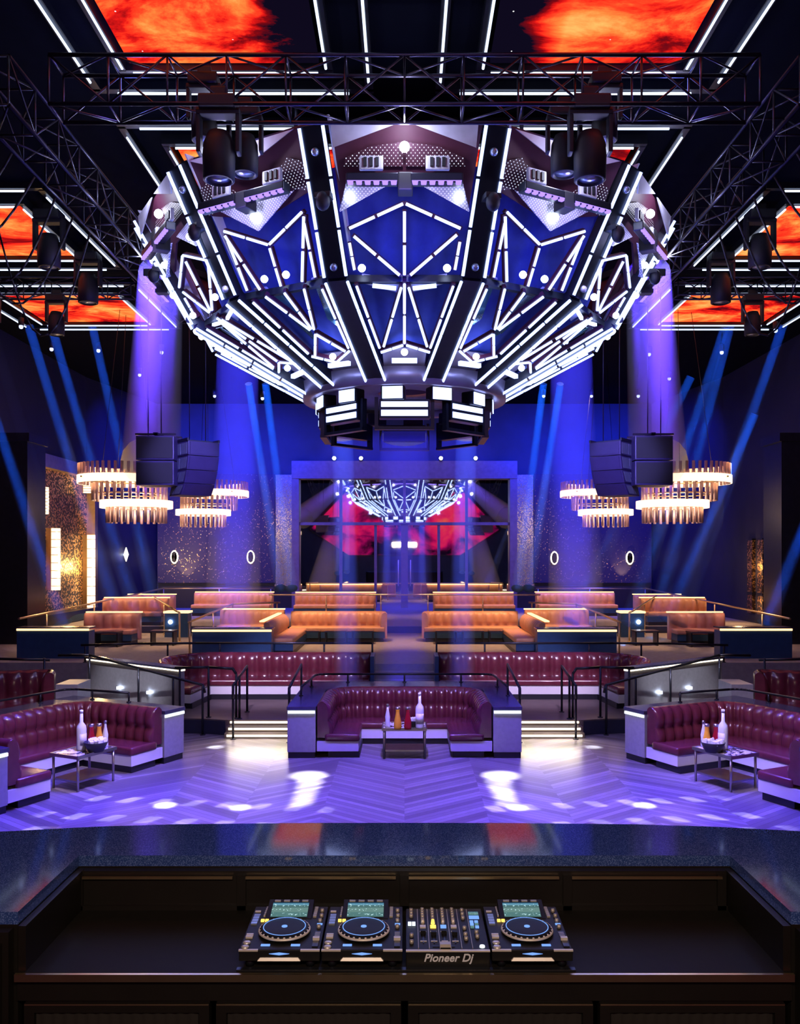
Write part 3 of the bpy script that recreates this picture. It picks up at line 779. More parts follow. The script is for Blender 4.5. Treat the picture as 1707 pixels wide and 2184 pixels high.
for c, a, nm, where, dep in BOOTHS:
    s = -1 if nm == 'left' else 1
    k = make_counter({'central':'dark topped counter round the central booth, pale end panels facing the camera','left':'dark topped counter wrapped round the booth left of the dance floor','right':'dark topped counter wrapped round the booth right of the dance floor'}[nm],dep)
    k.location = (*c,0); k.rotation_euler = (0,0,a)
    k = make_sofa('U-shaped tufted purple leather sofa %s, open to the dance floor' % where)
    k.location = (*c,0); k.rotation_euler = (0,0,a)
    tx, ty = (0,.22)
    k = make_table({'central':'low steel table in front of the central sofa','left':'low steel legged table in the left booth','right':'low steel legged table in the right booth'}[nm])
    k.location = (*rot(c,a,tx,ty),0); k.rotation_euler = (0,0,a)
    if nm == 'central':
        items = [('soda',-.3,.05,'small clear bottle leftmost on the central table'),('orange',-.12,-.1,'orange juice carafe on the central table'),('cran',.06,-.1,'red cranberry carafe on the central table'),('bucket',.14,.12,'dark ice bucket behind the red carafe on the central table'),('vodka',.27,-.03,'tall clear spirit bottle on the right of the central table')]
    elif nm == 'left':
        items = [('bucket',.02,-.02,'black bowl full of ice on the left booth table'),('vodka',-.03,.24,'tall frosted spirit bottle behind the ice bowl on the left table'),('cran',.13,.19,'red carafe standing behind the ice bowl on the left table'),('orange',.22,.12,'orange juice carafe beside the ice bowl on the left table'),('soda',.33,.1,'small clear bottle rightmost on the left table')]
    else:
        items = [('bucket',.0,-.04,'black bowl full of ice on the right booth table'),('vodka',-.04,.22,'tall frosted spirit bottle behind the ice bowl on the right table'),('cran',-.14,.17,'red carafe behind the ice bowl on the right table'),('orange',-.22,.06,'pale orange juice carafe beside the ice bowl on the right table'),('soda',-.33,.1,'small clear bottle leftmost on the right table')]
    for kd, x, y, lb in items:
        b = bucket(lb) if kd == 'bucket' else bottle(lb,kd)
        b.location = (*rot(c,a,x,y),.54); b.rotation_euler = (0,0,a)
        f = (1.0 if nm=='central' else 1.25) if kd == 'bucket' else SK*.85 if kd != 'vodka' else SK*.93; b.scale = (f,f,f)
    # low rail on the counter top
    P = fillet([(-1.98,1.2),(-1.86,dep-.12),(1.86,dep-.12),(1.98,1.2)],.25,5)
    pts = [(*rot(c,a,p.x,p.y),1.09) for p in P]
    ps = [(*rot(c,a,x,y),1.09,.92) for x, y in ((-1.98,1.2),(-1.9,dep*.75),(-1.2,dep-.12),(0,dep-.12),(1.2,dep-.12),(1.9,dep*.75),(1.98,1.2))]
    rail('counter_rail','low metal rail along the counter behind the %s booth' % nm,pts,ps,r=.022,group='low rails on the booth counters',cat='rail')

# glass of tier sofas: one builder for every straight or cornered sofa
def sofa(name, label, path, seat, z, leather, group, h=.98, fr=.4, tw=.3, glow=False, fas='fascia'):
    """path: back line (seat to its LEFT); seat: polygon of the seat"""
    c = sum((Vector(p) for p in seat), Vector((0,0)))/len(seat)
    o = thing(name, label, 'sofa', (c.x,c.y,z), group=group)
    backrest_mb(fillet(path,fr,6),z+.1,z+h,.2,tw,.075).build('backrest',leather,o,True)
    MB().prism(seat,z+.3,z+.45).build('seat_cushion',leather,o,True,bevel=.045,seg=3,smooth=True)
    MB().prism(seat,z+.12,z+.3).build('seat_base',fas,o,True)
    sh = [c+(Vector(p)-c)*.97 for p in seat]
    MB().prism([(p.x,p.y) for p in sh],z,z+.12).build('plinth','plinth',o,True)
    if glow:
        pp = fillet(path,fr,6); m = MB()
        for a, b in zip(pp,pp[1:]):
            d = (b-a).normalized(); nn = Vector((d.y,-d.x))*.05
            m.beam((a.x+nn.x,a.y+nn.y,z+h+.02),(b.x+nn.x,b.y+nn.y,z+h+.02),.12,.035)
        m.build('light_strip','warm',o,True)
    return o
def flip(pts, s): return [(x*s,y) for x,y in pts] if s > 0 else [(-x,y) for x,y in pts]
def spath(pts, s):
    """paths are given for the right half; mirrored for the left and kept with the seat on the left side of travel"""
    return [(x,y) for x,y in pts] if s > 0 else [(-x,y) for x,y in reversed(pts)]
PG = 'purple sofas on the raised tier'
for s, n in ((-1,'left'),(1,'right')):
    # long purple sofa behind the central booth; travel so that the seat (camera side, -y) is on the left: walk toward -x
    sofa('tier_sofa','long purple tufted sofa on the raised tier behind the central booth, %s half' % n,
         spath([(5.3,18.75),(5.62,19.7),(5.0,20.78),(.8,20.78)],s), [(x*s,y) for x,y in [(.8,19.9),(.8,20.62),(4.9,20.62),(5.42,19.7),(5.15,18.8),(4.6,18.65),(4.45,19.9)]], T2,'purple',PG,1.0,.6,.3)
    MB_ = MB().box((.7,19.95,T2),(.79,20.8,T2+.98)); tag(MB_.build('end_board','navy',mirror=s),'slim dark end board closing the %s long purple sofa at the aisle' % n,'end board','end boards at the aisle')
    sofa('tier_sofa','purple tufted sofa at the far %s edge, above the side booth' % n,
         spath([(6.75,16.7),(6.95,17.35),(10.4,16.2)][::-1],s), [(x*s,y) for x,y in [(7.0,17.2),(10.3,16.1),(10.0,15.2),(6.8,16.3)]], T2,'purple',PG,1.05,.3,.3)
    o = MB().box((6.3,16.7,T2),(6.72,17.4,T2+.82)).build('end_cabinet','panel',mirror=s); tag(o,'small pale cabinet at the end of the far %s purple sofa' % n,'cabinet','pale end cabinets')
    # diagonal pale partition with uplights
    o = thing('partition','pale diagonal partition with two small uplights, %s of the tier' % n,'partition',(s*5.9,19,T2),group='pale diagonal partitions')
    m = MB(); p, q = Vector((4.62,18.02,0)), Vector((7.27,20.0,0)); d = (q-p).normalized(); nn = Vector((d.y,-d.x,0))*.06
    def pris(a, z0, z1, e=0): return MB().prism([(p.x-nn.x*a-d.x*e,p.y-nn.y*a-d.y*e),(q.x-nn.x*a,q.y-nn.y*a),(q.x+nn.x*a,q.y+nn.y*a),(p.x+nn.x*a-d.x*e,p.y+nn.y*a-d.y*e)],z0,z1)
    pris(1,T2,T2+.9).build('board','panel',o,True,mirror=s); pris(2.2,T2+.94,T2+.98,.03).build('cap','counter',o,True,mirror=s); pris(1.3,T2+.9,T2+.935).build('light_strip','warmw',o,True,mirror=s)
    for t in (.3,.62):
        c = p+(q-p)*t+nn*1.5; MB().lathe([(0,0),(.05,0),(.05,.05),(0,.05)],(c.x,c.y,T2+.35),10).ball((c.x,c.y-.03,T2+.38),.03).build('uplight','lamp',o,True,mirror=s)
    # handrails
    rail('handrail','sloping dark handrail in front of the %s diagonal partition' % n,[(s*7.7,19.3,1.38),(s*6.9,19.0,1.42),(s*4.05,17.42,1.0),(s*4.0,17.38,.85)],[(s*6.9,19.0,1.42,T2),(s*5.6,18.25,1.22,T2),(s*4.75,17.8,1.1,T2),(s*4.05,17.4,1.0,.0)])
    rail('handrail','stair handrail beside the steps, outer one on the %s' % n,[(s*3.32,18.3,1.27),(s*3.36,17.0,1.05),(s*3.36,16.98,.8)],[(s*3.32,18.3,1.27,T2),(s*3.34,17.55,1.13,T2),(s*3.36,17.0,1.05,0)])
    rail('handrail','stair handrail beside the steps, inner one on the %s' % n,[(s*2.2,18.5,1.28),(s*2.22,16.7,1.05),(s*2.22,16.68,.85)],[(s*2.2,18.5,1.28,T2),(s*2.22,16.7,1.05,0)])
    rail('handrail','curved guard rail along the rounded tier edge on the %s' % n,[(s*4.7,17.75,1.3),(s*4.0,17.72,1.32),(s*3.5,17.65,1.3),(s*3.42,17.62,1.2)],[(s*4.6,17.75,1.3,T2),(s*4.0,17.7,1.32,T2),(s*3.42,17.62,1.2,T2)])
    rail('handrail','dark guard rail behind the long purple sofa, %s of the aisle' % n,[(s*.8,21.6,1.42),(s*5.2,21.6,1.42),(s*6.6,21.5,1.42),(s*7.95,21.3,1.4)],[(s*x,21.6,1.42,T3) for x in (.8,2.0,3.3,4.6,5.9)]+[(s*7.9,21.45,1.4,T3)])
    rail('handrail','dark guard rail on the wall side of the far %s purple sofa' % n,[(s*12.2,18.2,1.45),(s*9.0,18.4,1.42),(s*7.6,18.6,1.36)],[(s*x,18.42,1.42,T2) for x in (12.0,10.5,9.0,7.65)])

# ------------------------------------------------------------------ tan sofas on the upper tiers
OG = 'tan leather sofas on the upper tiers'
def straight(label, x0, x1, yb, z, s, leather='orange', arm=0, glow=True, dep=.72):
    """sofa facing the camera, x0 < x1 on the right half; arm: +1 wraps an arm at the aisle end"""
    pth = [(x1,yb),(x0,yb)]
    if arm: pth = [(x1,yb),(x0,yb),(x0-.02,yb-.78)]
    return sofa('lounge_sofa',label,spath(pth,s),[(x*s,y) for x,y in [(x0+.05,yb-dep-.1),(x0+.05,yb-.15),(x1-.02,yb-.15),(x1-.02,yb-dep-.1)]],z,leather,OG,.9,.25,.27,glow,'navy')
for s, n in ((-1,'left'),(1,'right')):
    straight('tan tufted sofa with a rounded arm just %s of the rear aisle' % n,.55,3.55,27.3,T3,s,arm=1,glow=False)
    straight('tan sofa behind the low lit cabinet, %s middle of the upper tier' % n,3.85,5.9,27.9,T3,s)
    straight('rear tan sofa before the window, %s of the aisle' % n,1.15,4.4,35,T4,s)
    straight('rear tan sofa along the back wall, outer %s one' % n,5.3,8.5,35.2,T4,s)
    straight('small tan sofa at the outer %s of the rear tier' % n,8.75,10.6,33.2,T4,s,'orange' if s>0 else 'rose')
    straight('pinkish sofa near the side wall behind the lit %s cabinet' % n,8.0,9.7,26.4,T3,s,'rose')
    straight('second sofa along the side wall on the %s, farther back' % n,8.3,10.6,30.6,T4,s,'rose' if s < 0 else 'orange')
    sofa('lounge_sofa','tan sofa seen end-on beside the low lit cabinet, %s' % n,spath([(3.72,22.9),(3.72,26.2)],s),[(x*s,y) for x,y in [(2.95,22.95),(3.58,22.95),(3.58,26.15),(2.95,26.15)]],T3,'orange',OG,.88,.2,.27,True,'navy')
    for (x0,x1,y,zt,lb) in ((3.42,5.46,22.3,.77,'low blue cabinet with a warm lit top edge near the middle, %s half' % n),(8.1,9.95,22.25,.8,'wide blue cabinet with a warm lit top edge at the far %s' % n)):
        o = thing('low_cabinet',lb,'cabinet',(s*(x0+x1)/2,y,T3),group='blue cabinets with lit tops')
        MB().box((x0,y,T3),(x1,y+.42,T3+zt-.09)).build('body','navy',o,True,mirror=s)
        MB().box((x0-.02,y-.03,T3+zt-.03),(x1+.02,y+.45,T3+zt)).build('top','counter',o,True,mirror=s)
        MB().box((x0,y-.02,T3+zt-.085),(x1,y+.02,T3+zt-.035)).build('light_strip','warm',o,True,mirror=s)
    o = thing('low_cabinet','dark square cabinet with a lamp beside the passage on the %s' % n,'cabinet',(s*7.4,28.2,T3),group='blue cabinets with lit tops')
    MB().box((7.0,28.0,T3),(7.75,28.5,T3+.78)).build('body','navy',o,True,mirror=s); MB().box((6.97,27.97,T3+.78),(7.78,28.53,T3+.84)).build('top','warm',o,True,mirror=s)
    MB().ball((7.55,27.95,T3+.5),.07).build('lamp','lamp',o,True,mirror=s)
    for k, x in enumerate((1.25,2.05,2.85)):
        o = thing('low_table','dark low table before the %s rounded sofa, %s from the aisle' % (n,NTH[k]),'table',(s*x,26.05,T3),group='dark low tables on the upper tier')
        MB().box((-.32,-.25,.36),(.32,.25,.4)).build('table_top','counter',o)
        for sx in (-1,1): MB().box((sx*.3-.02,-.22,0),(sx*.3+.02,.22,.36)).build('leg','bmetal',o)
    for k,(x,y) in enumerate(((7.1,25.6),(8.6,25.2))):
        o = thing('low_table','dark low table by the pinkish side sofa on the %s, %s one' % (n,('inner','outer')[k]),'table',(s*x,y,T3),group='dark low tables on the upper tier')
        MB().box((-.35,-.25,.4),(.35,.25,.44)).build('table_top','counter',o)
        for sx in (-1,1): MB().box((sx*.32-.02,-.22,0),(sx*.32+.02,.22,.4)).build('leg','bmetal',o)
    rail('brass_rail','brass rail climbing along the side wall on the %s' % n,[(s*10.5,23.6,1.88),(s*10.0,36,2.24),(s*5.6,37,2.2)],[(s*10.4,25.2,1.9,T3),(s*10.2,28.5,2.0,T3),(s*10.1,32.5,2.12,T4),(s*10.0,36,2.24,T4),(s*7.8,36.5,2.22,T4),(s*5.7,36.98,2.2,T4)],'brass',.03,'brass rails on the upper tiers')
    rail('brass_rail','brass rail slanting past the middle cabinet on the %s' % n,[(s*5.7,22.9,1.84),(s*5.75,29,1.98),(s*4.3,30,1.98)],[(s*5.7,23,1.84,T3),(s*5.73,26,1.92,T3),(s*5.75,29,1.98,T3),(s*4.4,29.95,1.98,T4)],'brass',.03,'brass rails on the upper tiers')
    rail('brass_rail','short brass rail with looped end by the %s passage' % n,[(s*6.9,26.6,1.0),(s*6.9,26.6,1.85),(s*7.0,26.6,1.9),(s*9.0,31.0,2.15)],[(s*6.9,26.6,1.85,T3),(s*8.0,28.9,2.0,T3)],'brass',.03,'brass rails on the upper tiers')
rail('brass_rail','long brass rail spanning the aisle before the rear window',[(-5.2,33.2,2.1),(5.2,33.2,2.1)],[(x,33.2,2.1,T4) for x in (-5.1,-3,-.9,.9,3,5.1)],'brass',.03,'brass rails on the upper tiers')

# ------------------------------------------------------------------ pendants
def pendant(label, c, x_off):
    o = thing('tiered_pendant', label, 'pendant lamp', (c[0],c[1],c[2]), group='tiered glass rod pendants')
    # z measured from the lower glowing band
    def band(r,z0,z1,cx): MB().lathe([(r-.03,z0),(r,z0),(r,z1),(r-.03,z1),(r-.03,z0)],(cx,0,0),48).build('light_ring','glow',o)
    def rods(r,z0,z1,cx,n):
        m = MB().tube((0,0,z0),(0,0,z1),.042,6); first = None
        for k in range(n):
            a = 2*PI*k/n; p = (cx+r*math.cos(a),r*math.sin(a),0)
            if first is None: first = m.build('glass_rod','rod',o); q = first
            else: q = first.copy(); COL.objects.link(q); q.parent = o
            q.location = p
    rods(1.18,.6,1.15,x_off,44); band(1.24,.6,.82,x_off)
    rods(1.0,.12,.6,x_off*.5,30); band(1.0,-.08,.13,0); rods(.8,-.5,-.05,0,26)
    fr = MB()
    for (r,z,cx) in ((1.1,.7,x_off),(.9,.3,x_off*.5),(.75,-.02,0)): fr.lathe([(r-.1,z),(r+.06,z),(r+.06,z+.03),(r-.1,z+.03),(r-.1,z)],(cx,0,0),40)
    for k in range(4): fr.box((x_off+(k-1.5)*.55-.02,-1.0,.72),(x_off+(k-1.5)*.55+.02,1.0,.76))
    fr.build('frame','brass',o)
    for k in range(3): MB().tube((x_off+.8*math.cos(k*2.1),.8*math.sin(k*2.1),.7),(x_off*.6+.3*math.cos(k*2.1),.3*math.sin(k*2.1),CEIL-c[2]),.008,5).build('cable','bmetal',o)
    return o
for s, n in ((-1,'left'),(1,'right')):
    pendant('large tiered glass rod pendant with two glowing rings, nearer of the %s pair' % n,(s*7.6,24.6,5.02),s*.38)
    pendant('tiered glass rod pendant with two glowing rings, farther of the %s pair' % n,(s*7.42,32,5.16),-s*.42)

# ------------------------------------------------------------------ hung loudspeakers
for s, n in ((-1,'left'),(1,'right')):
    o = thing('speaker_box','black box loudspeaker hung on cables by the %s near pendant' % n,'loudspeaker',(s*5.66,20,5.2),group='hung box loudspeakers')
    MB().box((-.43,-.35,0),(.43,.35,.55)).build('lower_box','speaker',o,bevel=.015); MB().box((-.43,-.35,.57),(.43,.35,1.12)).build('upper_box','speaker',o,bevel=.015)
    for z in (.04,.61): MB().box((-.4,-.37,z),(.4,-.351,z+.47)).build('grille','black',o)
    MB().box((-.46,-.3,1.14),(.46,-.24,1.18)).box((-.46,.24,1.14),(.46,.3,1.18)).box((-.05,-.3,1.14),(.05,.3,1.2)).build('fly_frame','truss',o)
    for x in (-.05,.25): MB().tube((x*s,0,1.16),(x*s,0,CEIL-5.2),.012,6).build('cable','truss',o)
    o = thing('line_array','curved loudspeaker array of four modules beside the %s box speaker' % n,'loudspeaker',(s*4.75,20,6.2),(-s*math.radians(38)),group='curved line arrays')
    zt = 0.; y = 0.; ang = 0.
    P = []   # front face points of the arc (local y, z)
    for k in range(5): P.append((y,zt)); ang = (k+.2)*.2; y += .33*math.sin(ang); zt -= .33*math.cos(ang)
    for k in range(4):
        (y0,z0),(y1,z1) = P[k],P[k+1]; e = .006
        m = MB().slab([(-.38,y0-.3,z0-e),(-.38,y0+.42,z0-e),(-.38,y1+.36,z1+e),(-.38,y1-.3,z1+e)],(.76,0,0)); m.build('module','speaker',o,bevel=.012)
        f = MB().slab([(-.34,y0-.315,z0-.03),(.34,y0-.315,z0-.03),(.34,y1-.315,z1+.03),(-.34,y1-.315,z1+.03)],(0,.012,0)); f.build('front_cloth','speaker',o)
        for sx in (-1,1): MB().slab([(sx*.383,y0-.24,z0-.04),(sx*.383,y0+.1,z0-.04),(sx*.383,y1+.06,z1+.04),(sx*.383,y1-.24,z1+.04)],(sx*.006,0,0)).build('side_grille','grille',o); MB().slab([(sx*.383,y0+.14,z0-.04),(sx*.383,y0+.36,z0-.04),(sx*.383,y1+.3,z1+.04),(sx*.383,y1+.1,z1+.04)],(sx*.006,0,0)).build('side_plate','grille',o)
    MB().box((-.4,-.28,.0),(-.36,.4,.06)).box((.36,-.28,0),(.4,.4,.06)).box((-.4,.02,.02),(.4,.08,.06)).build('fly_frame','truss',o)
    for x in (-.2,.2): MB().tube((x,.05,.04),(x,.05,CEIL-6.2),.01,6).build('cable','truss',o)

# ------------------------------------------------------------------ sconces, bar niche, slits, downlights
for i,(px,py,lb) in enumerate(((372,1188,'oval ring wall light on the gold flecked wall, leftmost on the left'),(535,1188,'oval ring wall light between the far left pendant and the window'),(1183,1190,'oval ring wall light just right of the window'),(1344,1190,'oval ring wall light rightmost on the rear wall'))):
    p = at(px,py,39.8); o = thing('wall_light',lb,'wall light',tuple(p),group='oval ring wall lights')
    m = MB(); n = 20
    for k in range(n):
        a, b = 2*PI*k/n, 2*PI*(k+1)/n; m.tube((.15*math.cos(a),0,.28*math.sin(a)),(.15*math.cos(b),0,.28*math.sin(b)),.035,6)
    m.build('light_ring','warmw',o); MB().box((-.13,-.02,-.27),(.13,.06,.27)).build('back_plate','black',o)
    MB().slab([(-.1,-.05,.2),(.1,-.05,.2),(-.1,-.05,-.2),(.1,-.05,-.2)],(0,.02,0)).build('cross_ornament','bmetal',o)
p = Vector((-11.95,36.9,3.65)); o = thing('wall_light','small diamond wall light on the angled left wall','wall light',tuple(p))
MB().slab([(.12,0,.3),(.2,.05,0),(.12,0,-.3),(.05,-.08,0)],(-.04,.03,0)).build('diamond','warmw',o); MB().lathe([(0,0),(.1,0),(.08,.08),(0,.08)],(.1,0,-.04),10).build('core','lamp',o)

bn_ = thing('bar_niche','tall gold sequin mosaic niche on the left wall','bar niche',(-12.4,31,T3))
MB().box((-12.49,28.6,1.6),(-12.42,33.9,6.6)).build('mosaic_panel','mosaic',bn_,True)
fr = MB().box((-12.5,28.5,6.6),(-12.1,34.2,7.05)).box((-12.5,33.9,T3),(-12.1,34.2,7.05)).box((-12.5,28.4,T3),(-12.1,28.6,7.05)); fr.build('surround','brass',bn_,True)
MB().box((-12.5,28.6,T3),(-11.9,33.9,1.6)).build('bar_front','bmetal',bn_,True)
def gcol(lb, y, z0, z1, r):
    o = thing('tube_wall_light',lb,'wall light',(-12.15,y,z0),group='glowing tube wall lights by the gold niche')
    MB().lathe([(0,0),(r,0),(r,z1-z0),(0,z1-z0)],(0,0,0),16).build('glow_tube','glow',o)
    for k in range(8): MB().lathe([(r*1.12,0),(r*1.12,.02),(r*.98,.02),(r*.98,0),(r*1.12,0)],(0,0,(z1-z0)*(k+.5)/8),16).build('ring_band','brass',o)
    MB().box((-.27,-r,0),(-r*.6,r,z1-z0)).build('back_plate','brass',o)
gcol('tall glowing tube at the right edge of the gold niche',33.6,1.5,4.4,.16)
gcol('glowing tube with dark bands low in the gold niche',30.2,2.4,4.55,.16)
gcol('short glowing tube at the upper left of the gold niche',29.2,5.0,5.9,.16)
gcol('short glowing tube at the top right corner of the gold niche',33.2,6.0,6.75,.16)
for k,(y,lb) in enumerate(((31.1,'left of the two gold slit panels on the right wall'),(30.2,'right of the two gold slit panels on the right wall'))):
    o = thing('slit_panel',lb,'wall panel',(12.45,y,1.7),group='gold slit panels')
    MB().box((12.38,y-.22,2.3),(12.5,y+.22,4.15)).build('mosaic_panel','mosaic',o,True); MB().box((12.38,y-.22,1.55),(12.5,y+.22,2.2)).build('lower_panel','mosaic',o,True)
    MB().box((12.36,y-.26,2.2),(12.5,y+.26,2.3)).box((12.36,y-.26,4.15),(12.5,y+.26,4.2)).build('frame','bmetal',o,True)
o = thing('table_lamp','small amber lit lantern low on the right wall past the slits','lamp',(12.2,28.6,T3)); MB().box((-.12,-.12,0),(.12,.12,.9)).build('stand','bmetal',o); MB().box((-.1,-.1,.9),(.1,.1,1.25)).build('shade','glow',o)
DL = [(45,697),(110,745),(210,748),(298,800),(345,752),(458,845),(560,850),(1160,845),(1262,845),(1362,845),(1385,756),(1428,808),(1540,752),(1655,705)]
for i,(px,py) in enumerate(DL):
    p = at(px,py,min(31+2*(i%3),6.4*F/(1185-py))); o = thing('pendant_spot','tiny hanging spot lamp under the dark rear ceiling, %s from the left' % ('first','second','third','fourth','fifth','sixth','seventh','eighth','ninth','tenth','eleventh','twelfth','thirteenth','fourteenth')[i],'spotlight',tuple(p),group='tiny hanging spot lamps')
    MB().ball((0,0,0),.06,8).build('lamp','strobe',o); MB().lathe([(0,.02),(.08,.0),(.08,.22),(0,.24)],(0,0,.03),8).build('body','black',o); MB().tube((0,0,.2),(0,0,CEIL-p.z),.006,5).build('cable','black',o)
# ------------------------------------------------------------------ the stage and the booth desk
struct(MB().box((-13,-4,0),(13,4.35,.97)).build('floor_stage','plinth'))
TZ, SZ = 1.97, 2.2
IN = [(-1.52,3.41),(-1.52,4.05),(1.52,4.05),(1.52,3.41)]
OUT = [(-3.4,3.41),(-3.2,3.85),(-2.6,4.2),(-2.05,4.4),(-1.6,4.48),(-1.2,4.52),(-.6,4.54),(0,4.545),(.6,4.54),(1.2,4.52),(1.6,4.48),(2.05,4.4),(2.6,4.2),(3.2,3.85),(3.4,3.41)]
o = thing('granite_ledge','speckled granite ledge wrapped round the desk, reflecting the flame screens','ledge',(0,4.2,SZ))
def ledge(z0, z1, m, name, grow=0.):
    mb = MB(); n = len(OUT)
    inn = [(-1.52,3.41)]+[(max(-1.52,min(1.52,x)),4.05) for x,y in OUT[1:-1]]+[(1.52,3.41)]
    inn[1] = (-1.52,3.7); inn[-2] = (1.52,3.7); inn[2] = (-1.52,4.05); inn[-3] = (1.52,4.05)
    vs = [(x,y,z) for z in (z0,z1) for x,y in OUT]+[(x,y,z) for z in (z0,z1) for x,y in inn]
    fs = []
    for i in range(n-1):
        fs += [(i,i+1,n+i+1,n+i),(2*n+i,3*n+i,3*n+i+1,2*n+i+1),(n+i,n+i+1,3*n+i+1,3*n+i),(i,2*n+i,2*n+i+1,i+1)]
    fs += [(0,n,3*n,2*n),(n-1,3*n-1,4*n-1,2*n-1)]
    return mb.add(vs,fs).build(name,m,o,True)
ledge(SZ-.05,SZ,'granite','top'); ledge(.0,SZ-.05,'wood','front')
o = thing('booth_desk','black wooden desk recess holding the players','desk',(0,3.7,.97))
MB().box((-1.52,3.39,TZ-.035),(1.52,4.05,TZ)).build('desk_top','table',o,True)
MB().box((-1.52,3.375,TZ-.03),(1.52,3.39,TZ-.001)).build('edge_trim','brass',o,True)
bk = MB().box((-1.515,4.0,TZ),(1.515,4.045,SZ-.055))
for x in (-1.5,-.75,0,.75,1.46): bk.box((x-.02,3.985,TZ),(x+.02,4.0,SZ-.07))
bk.box((-1.5,3.985,TZ),(1.5,4.0,TZ+.02)); bk.build('back_panel','wood',o,True)
for x0 in (-1.48,-.73,.02,.77): MB().box((x0,3.978,SZ-.085),(x0+.69,3.99,SZ-.075)).build('trim_line','brass',o,True)
for s in (-1,1): MB().box((s*1.5-.015,3.4,TZ),(s*1.5+.015,4.02,SZ-.052)).build('side_panel','wood',o,True)
MB().box((-1.52,3.4,TZ-.115),(1.52,3.44,TZ-.035)).build('apron','wood',o,True)
for k in range(4):
    x0 = -1.5+.752*k; d = MB().box((x0+.01,3.41,.99),(x0+.735,3.44,TZ-.12)).box((x0+.01,3.395,TZ-.16),(x0+.735,3.41,TZ-.125)).box((x0+.01,3.395,.99),(x0+.05,3.41,TZ-.16)).box((x0+.695,3.395,.99),(x0+.735,3.41,TZ-.16))
    dd = d.build('cabinet_door','wood',o,True)
    MB().box((x0+.012,3.393,TZ-.131),(x0+.733,3.396,TZ-.126)).build('trim_line','brass',o,True)
    pv = MB(); n = 60; vs = []
    for i in range(n+1):
        x = x0+.055+.635*i/n; y = 3.404+.004*math.sin(i*1.5); vs += [(x,y,1.0),(x,y,TZ-.165)]
    pv.add(vs,[(2*i,2*i+2,2*i+3,2*i+1) for i in range(n)],True); pl = pv.build('pleated_cloth','pleat',None); pl.parent = dd; pl.location = (-dd.parent.location.x,-dd.parent.location.y,-dd.parent.location.z)
MB().box((-1.53,3.385,.97),(1.53,3.47,.99)).build('kick_board','wood',o,True)
for s, n in ((-1,'left'),(1,'right')):
    o = thing('side_cabinet','black wooden cabinet beside the desk, %s edge' % n,'cabinet',(s*1.9,3.3,.97),group='side cabinets of the desk')
    MB().box((1.535,3.36,.97),(2.6,3.405,SZ-.06)).build('body','wood',o,True,mirror=s); MB().box((1.56,3.345,1.0),(1.6,3.36,2.1)).box((1.6,3.345,2.06),(2.6,3.36,2.1)).build('door_frame','wood',o,True,mirror=s)

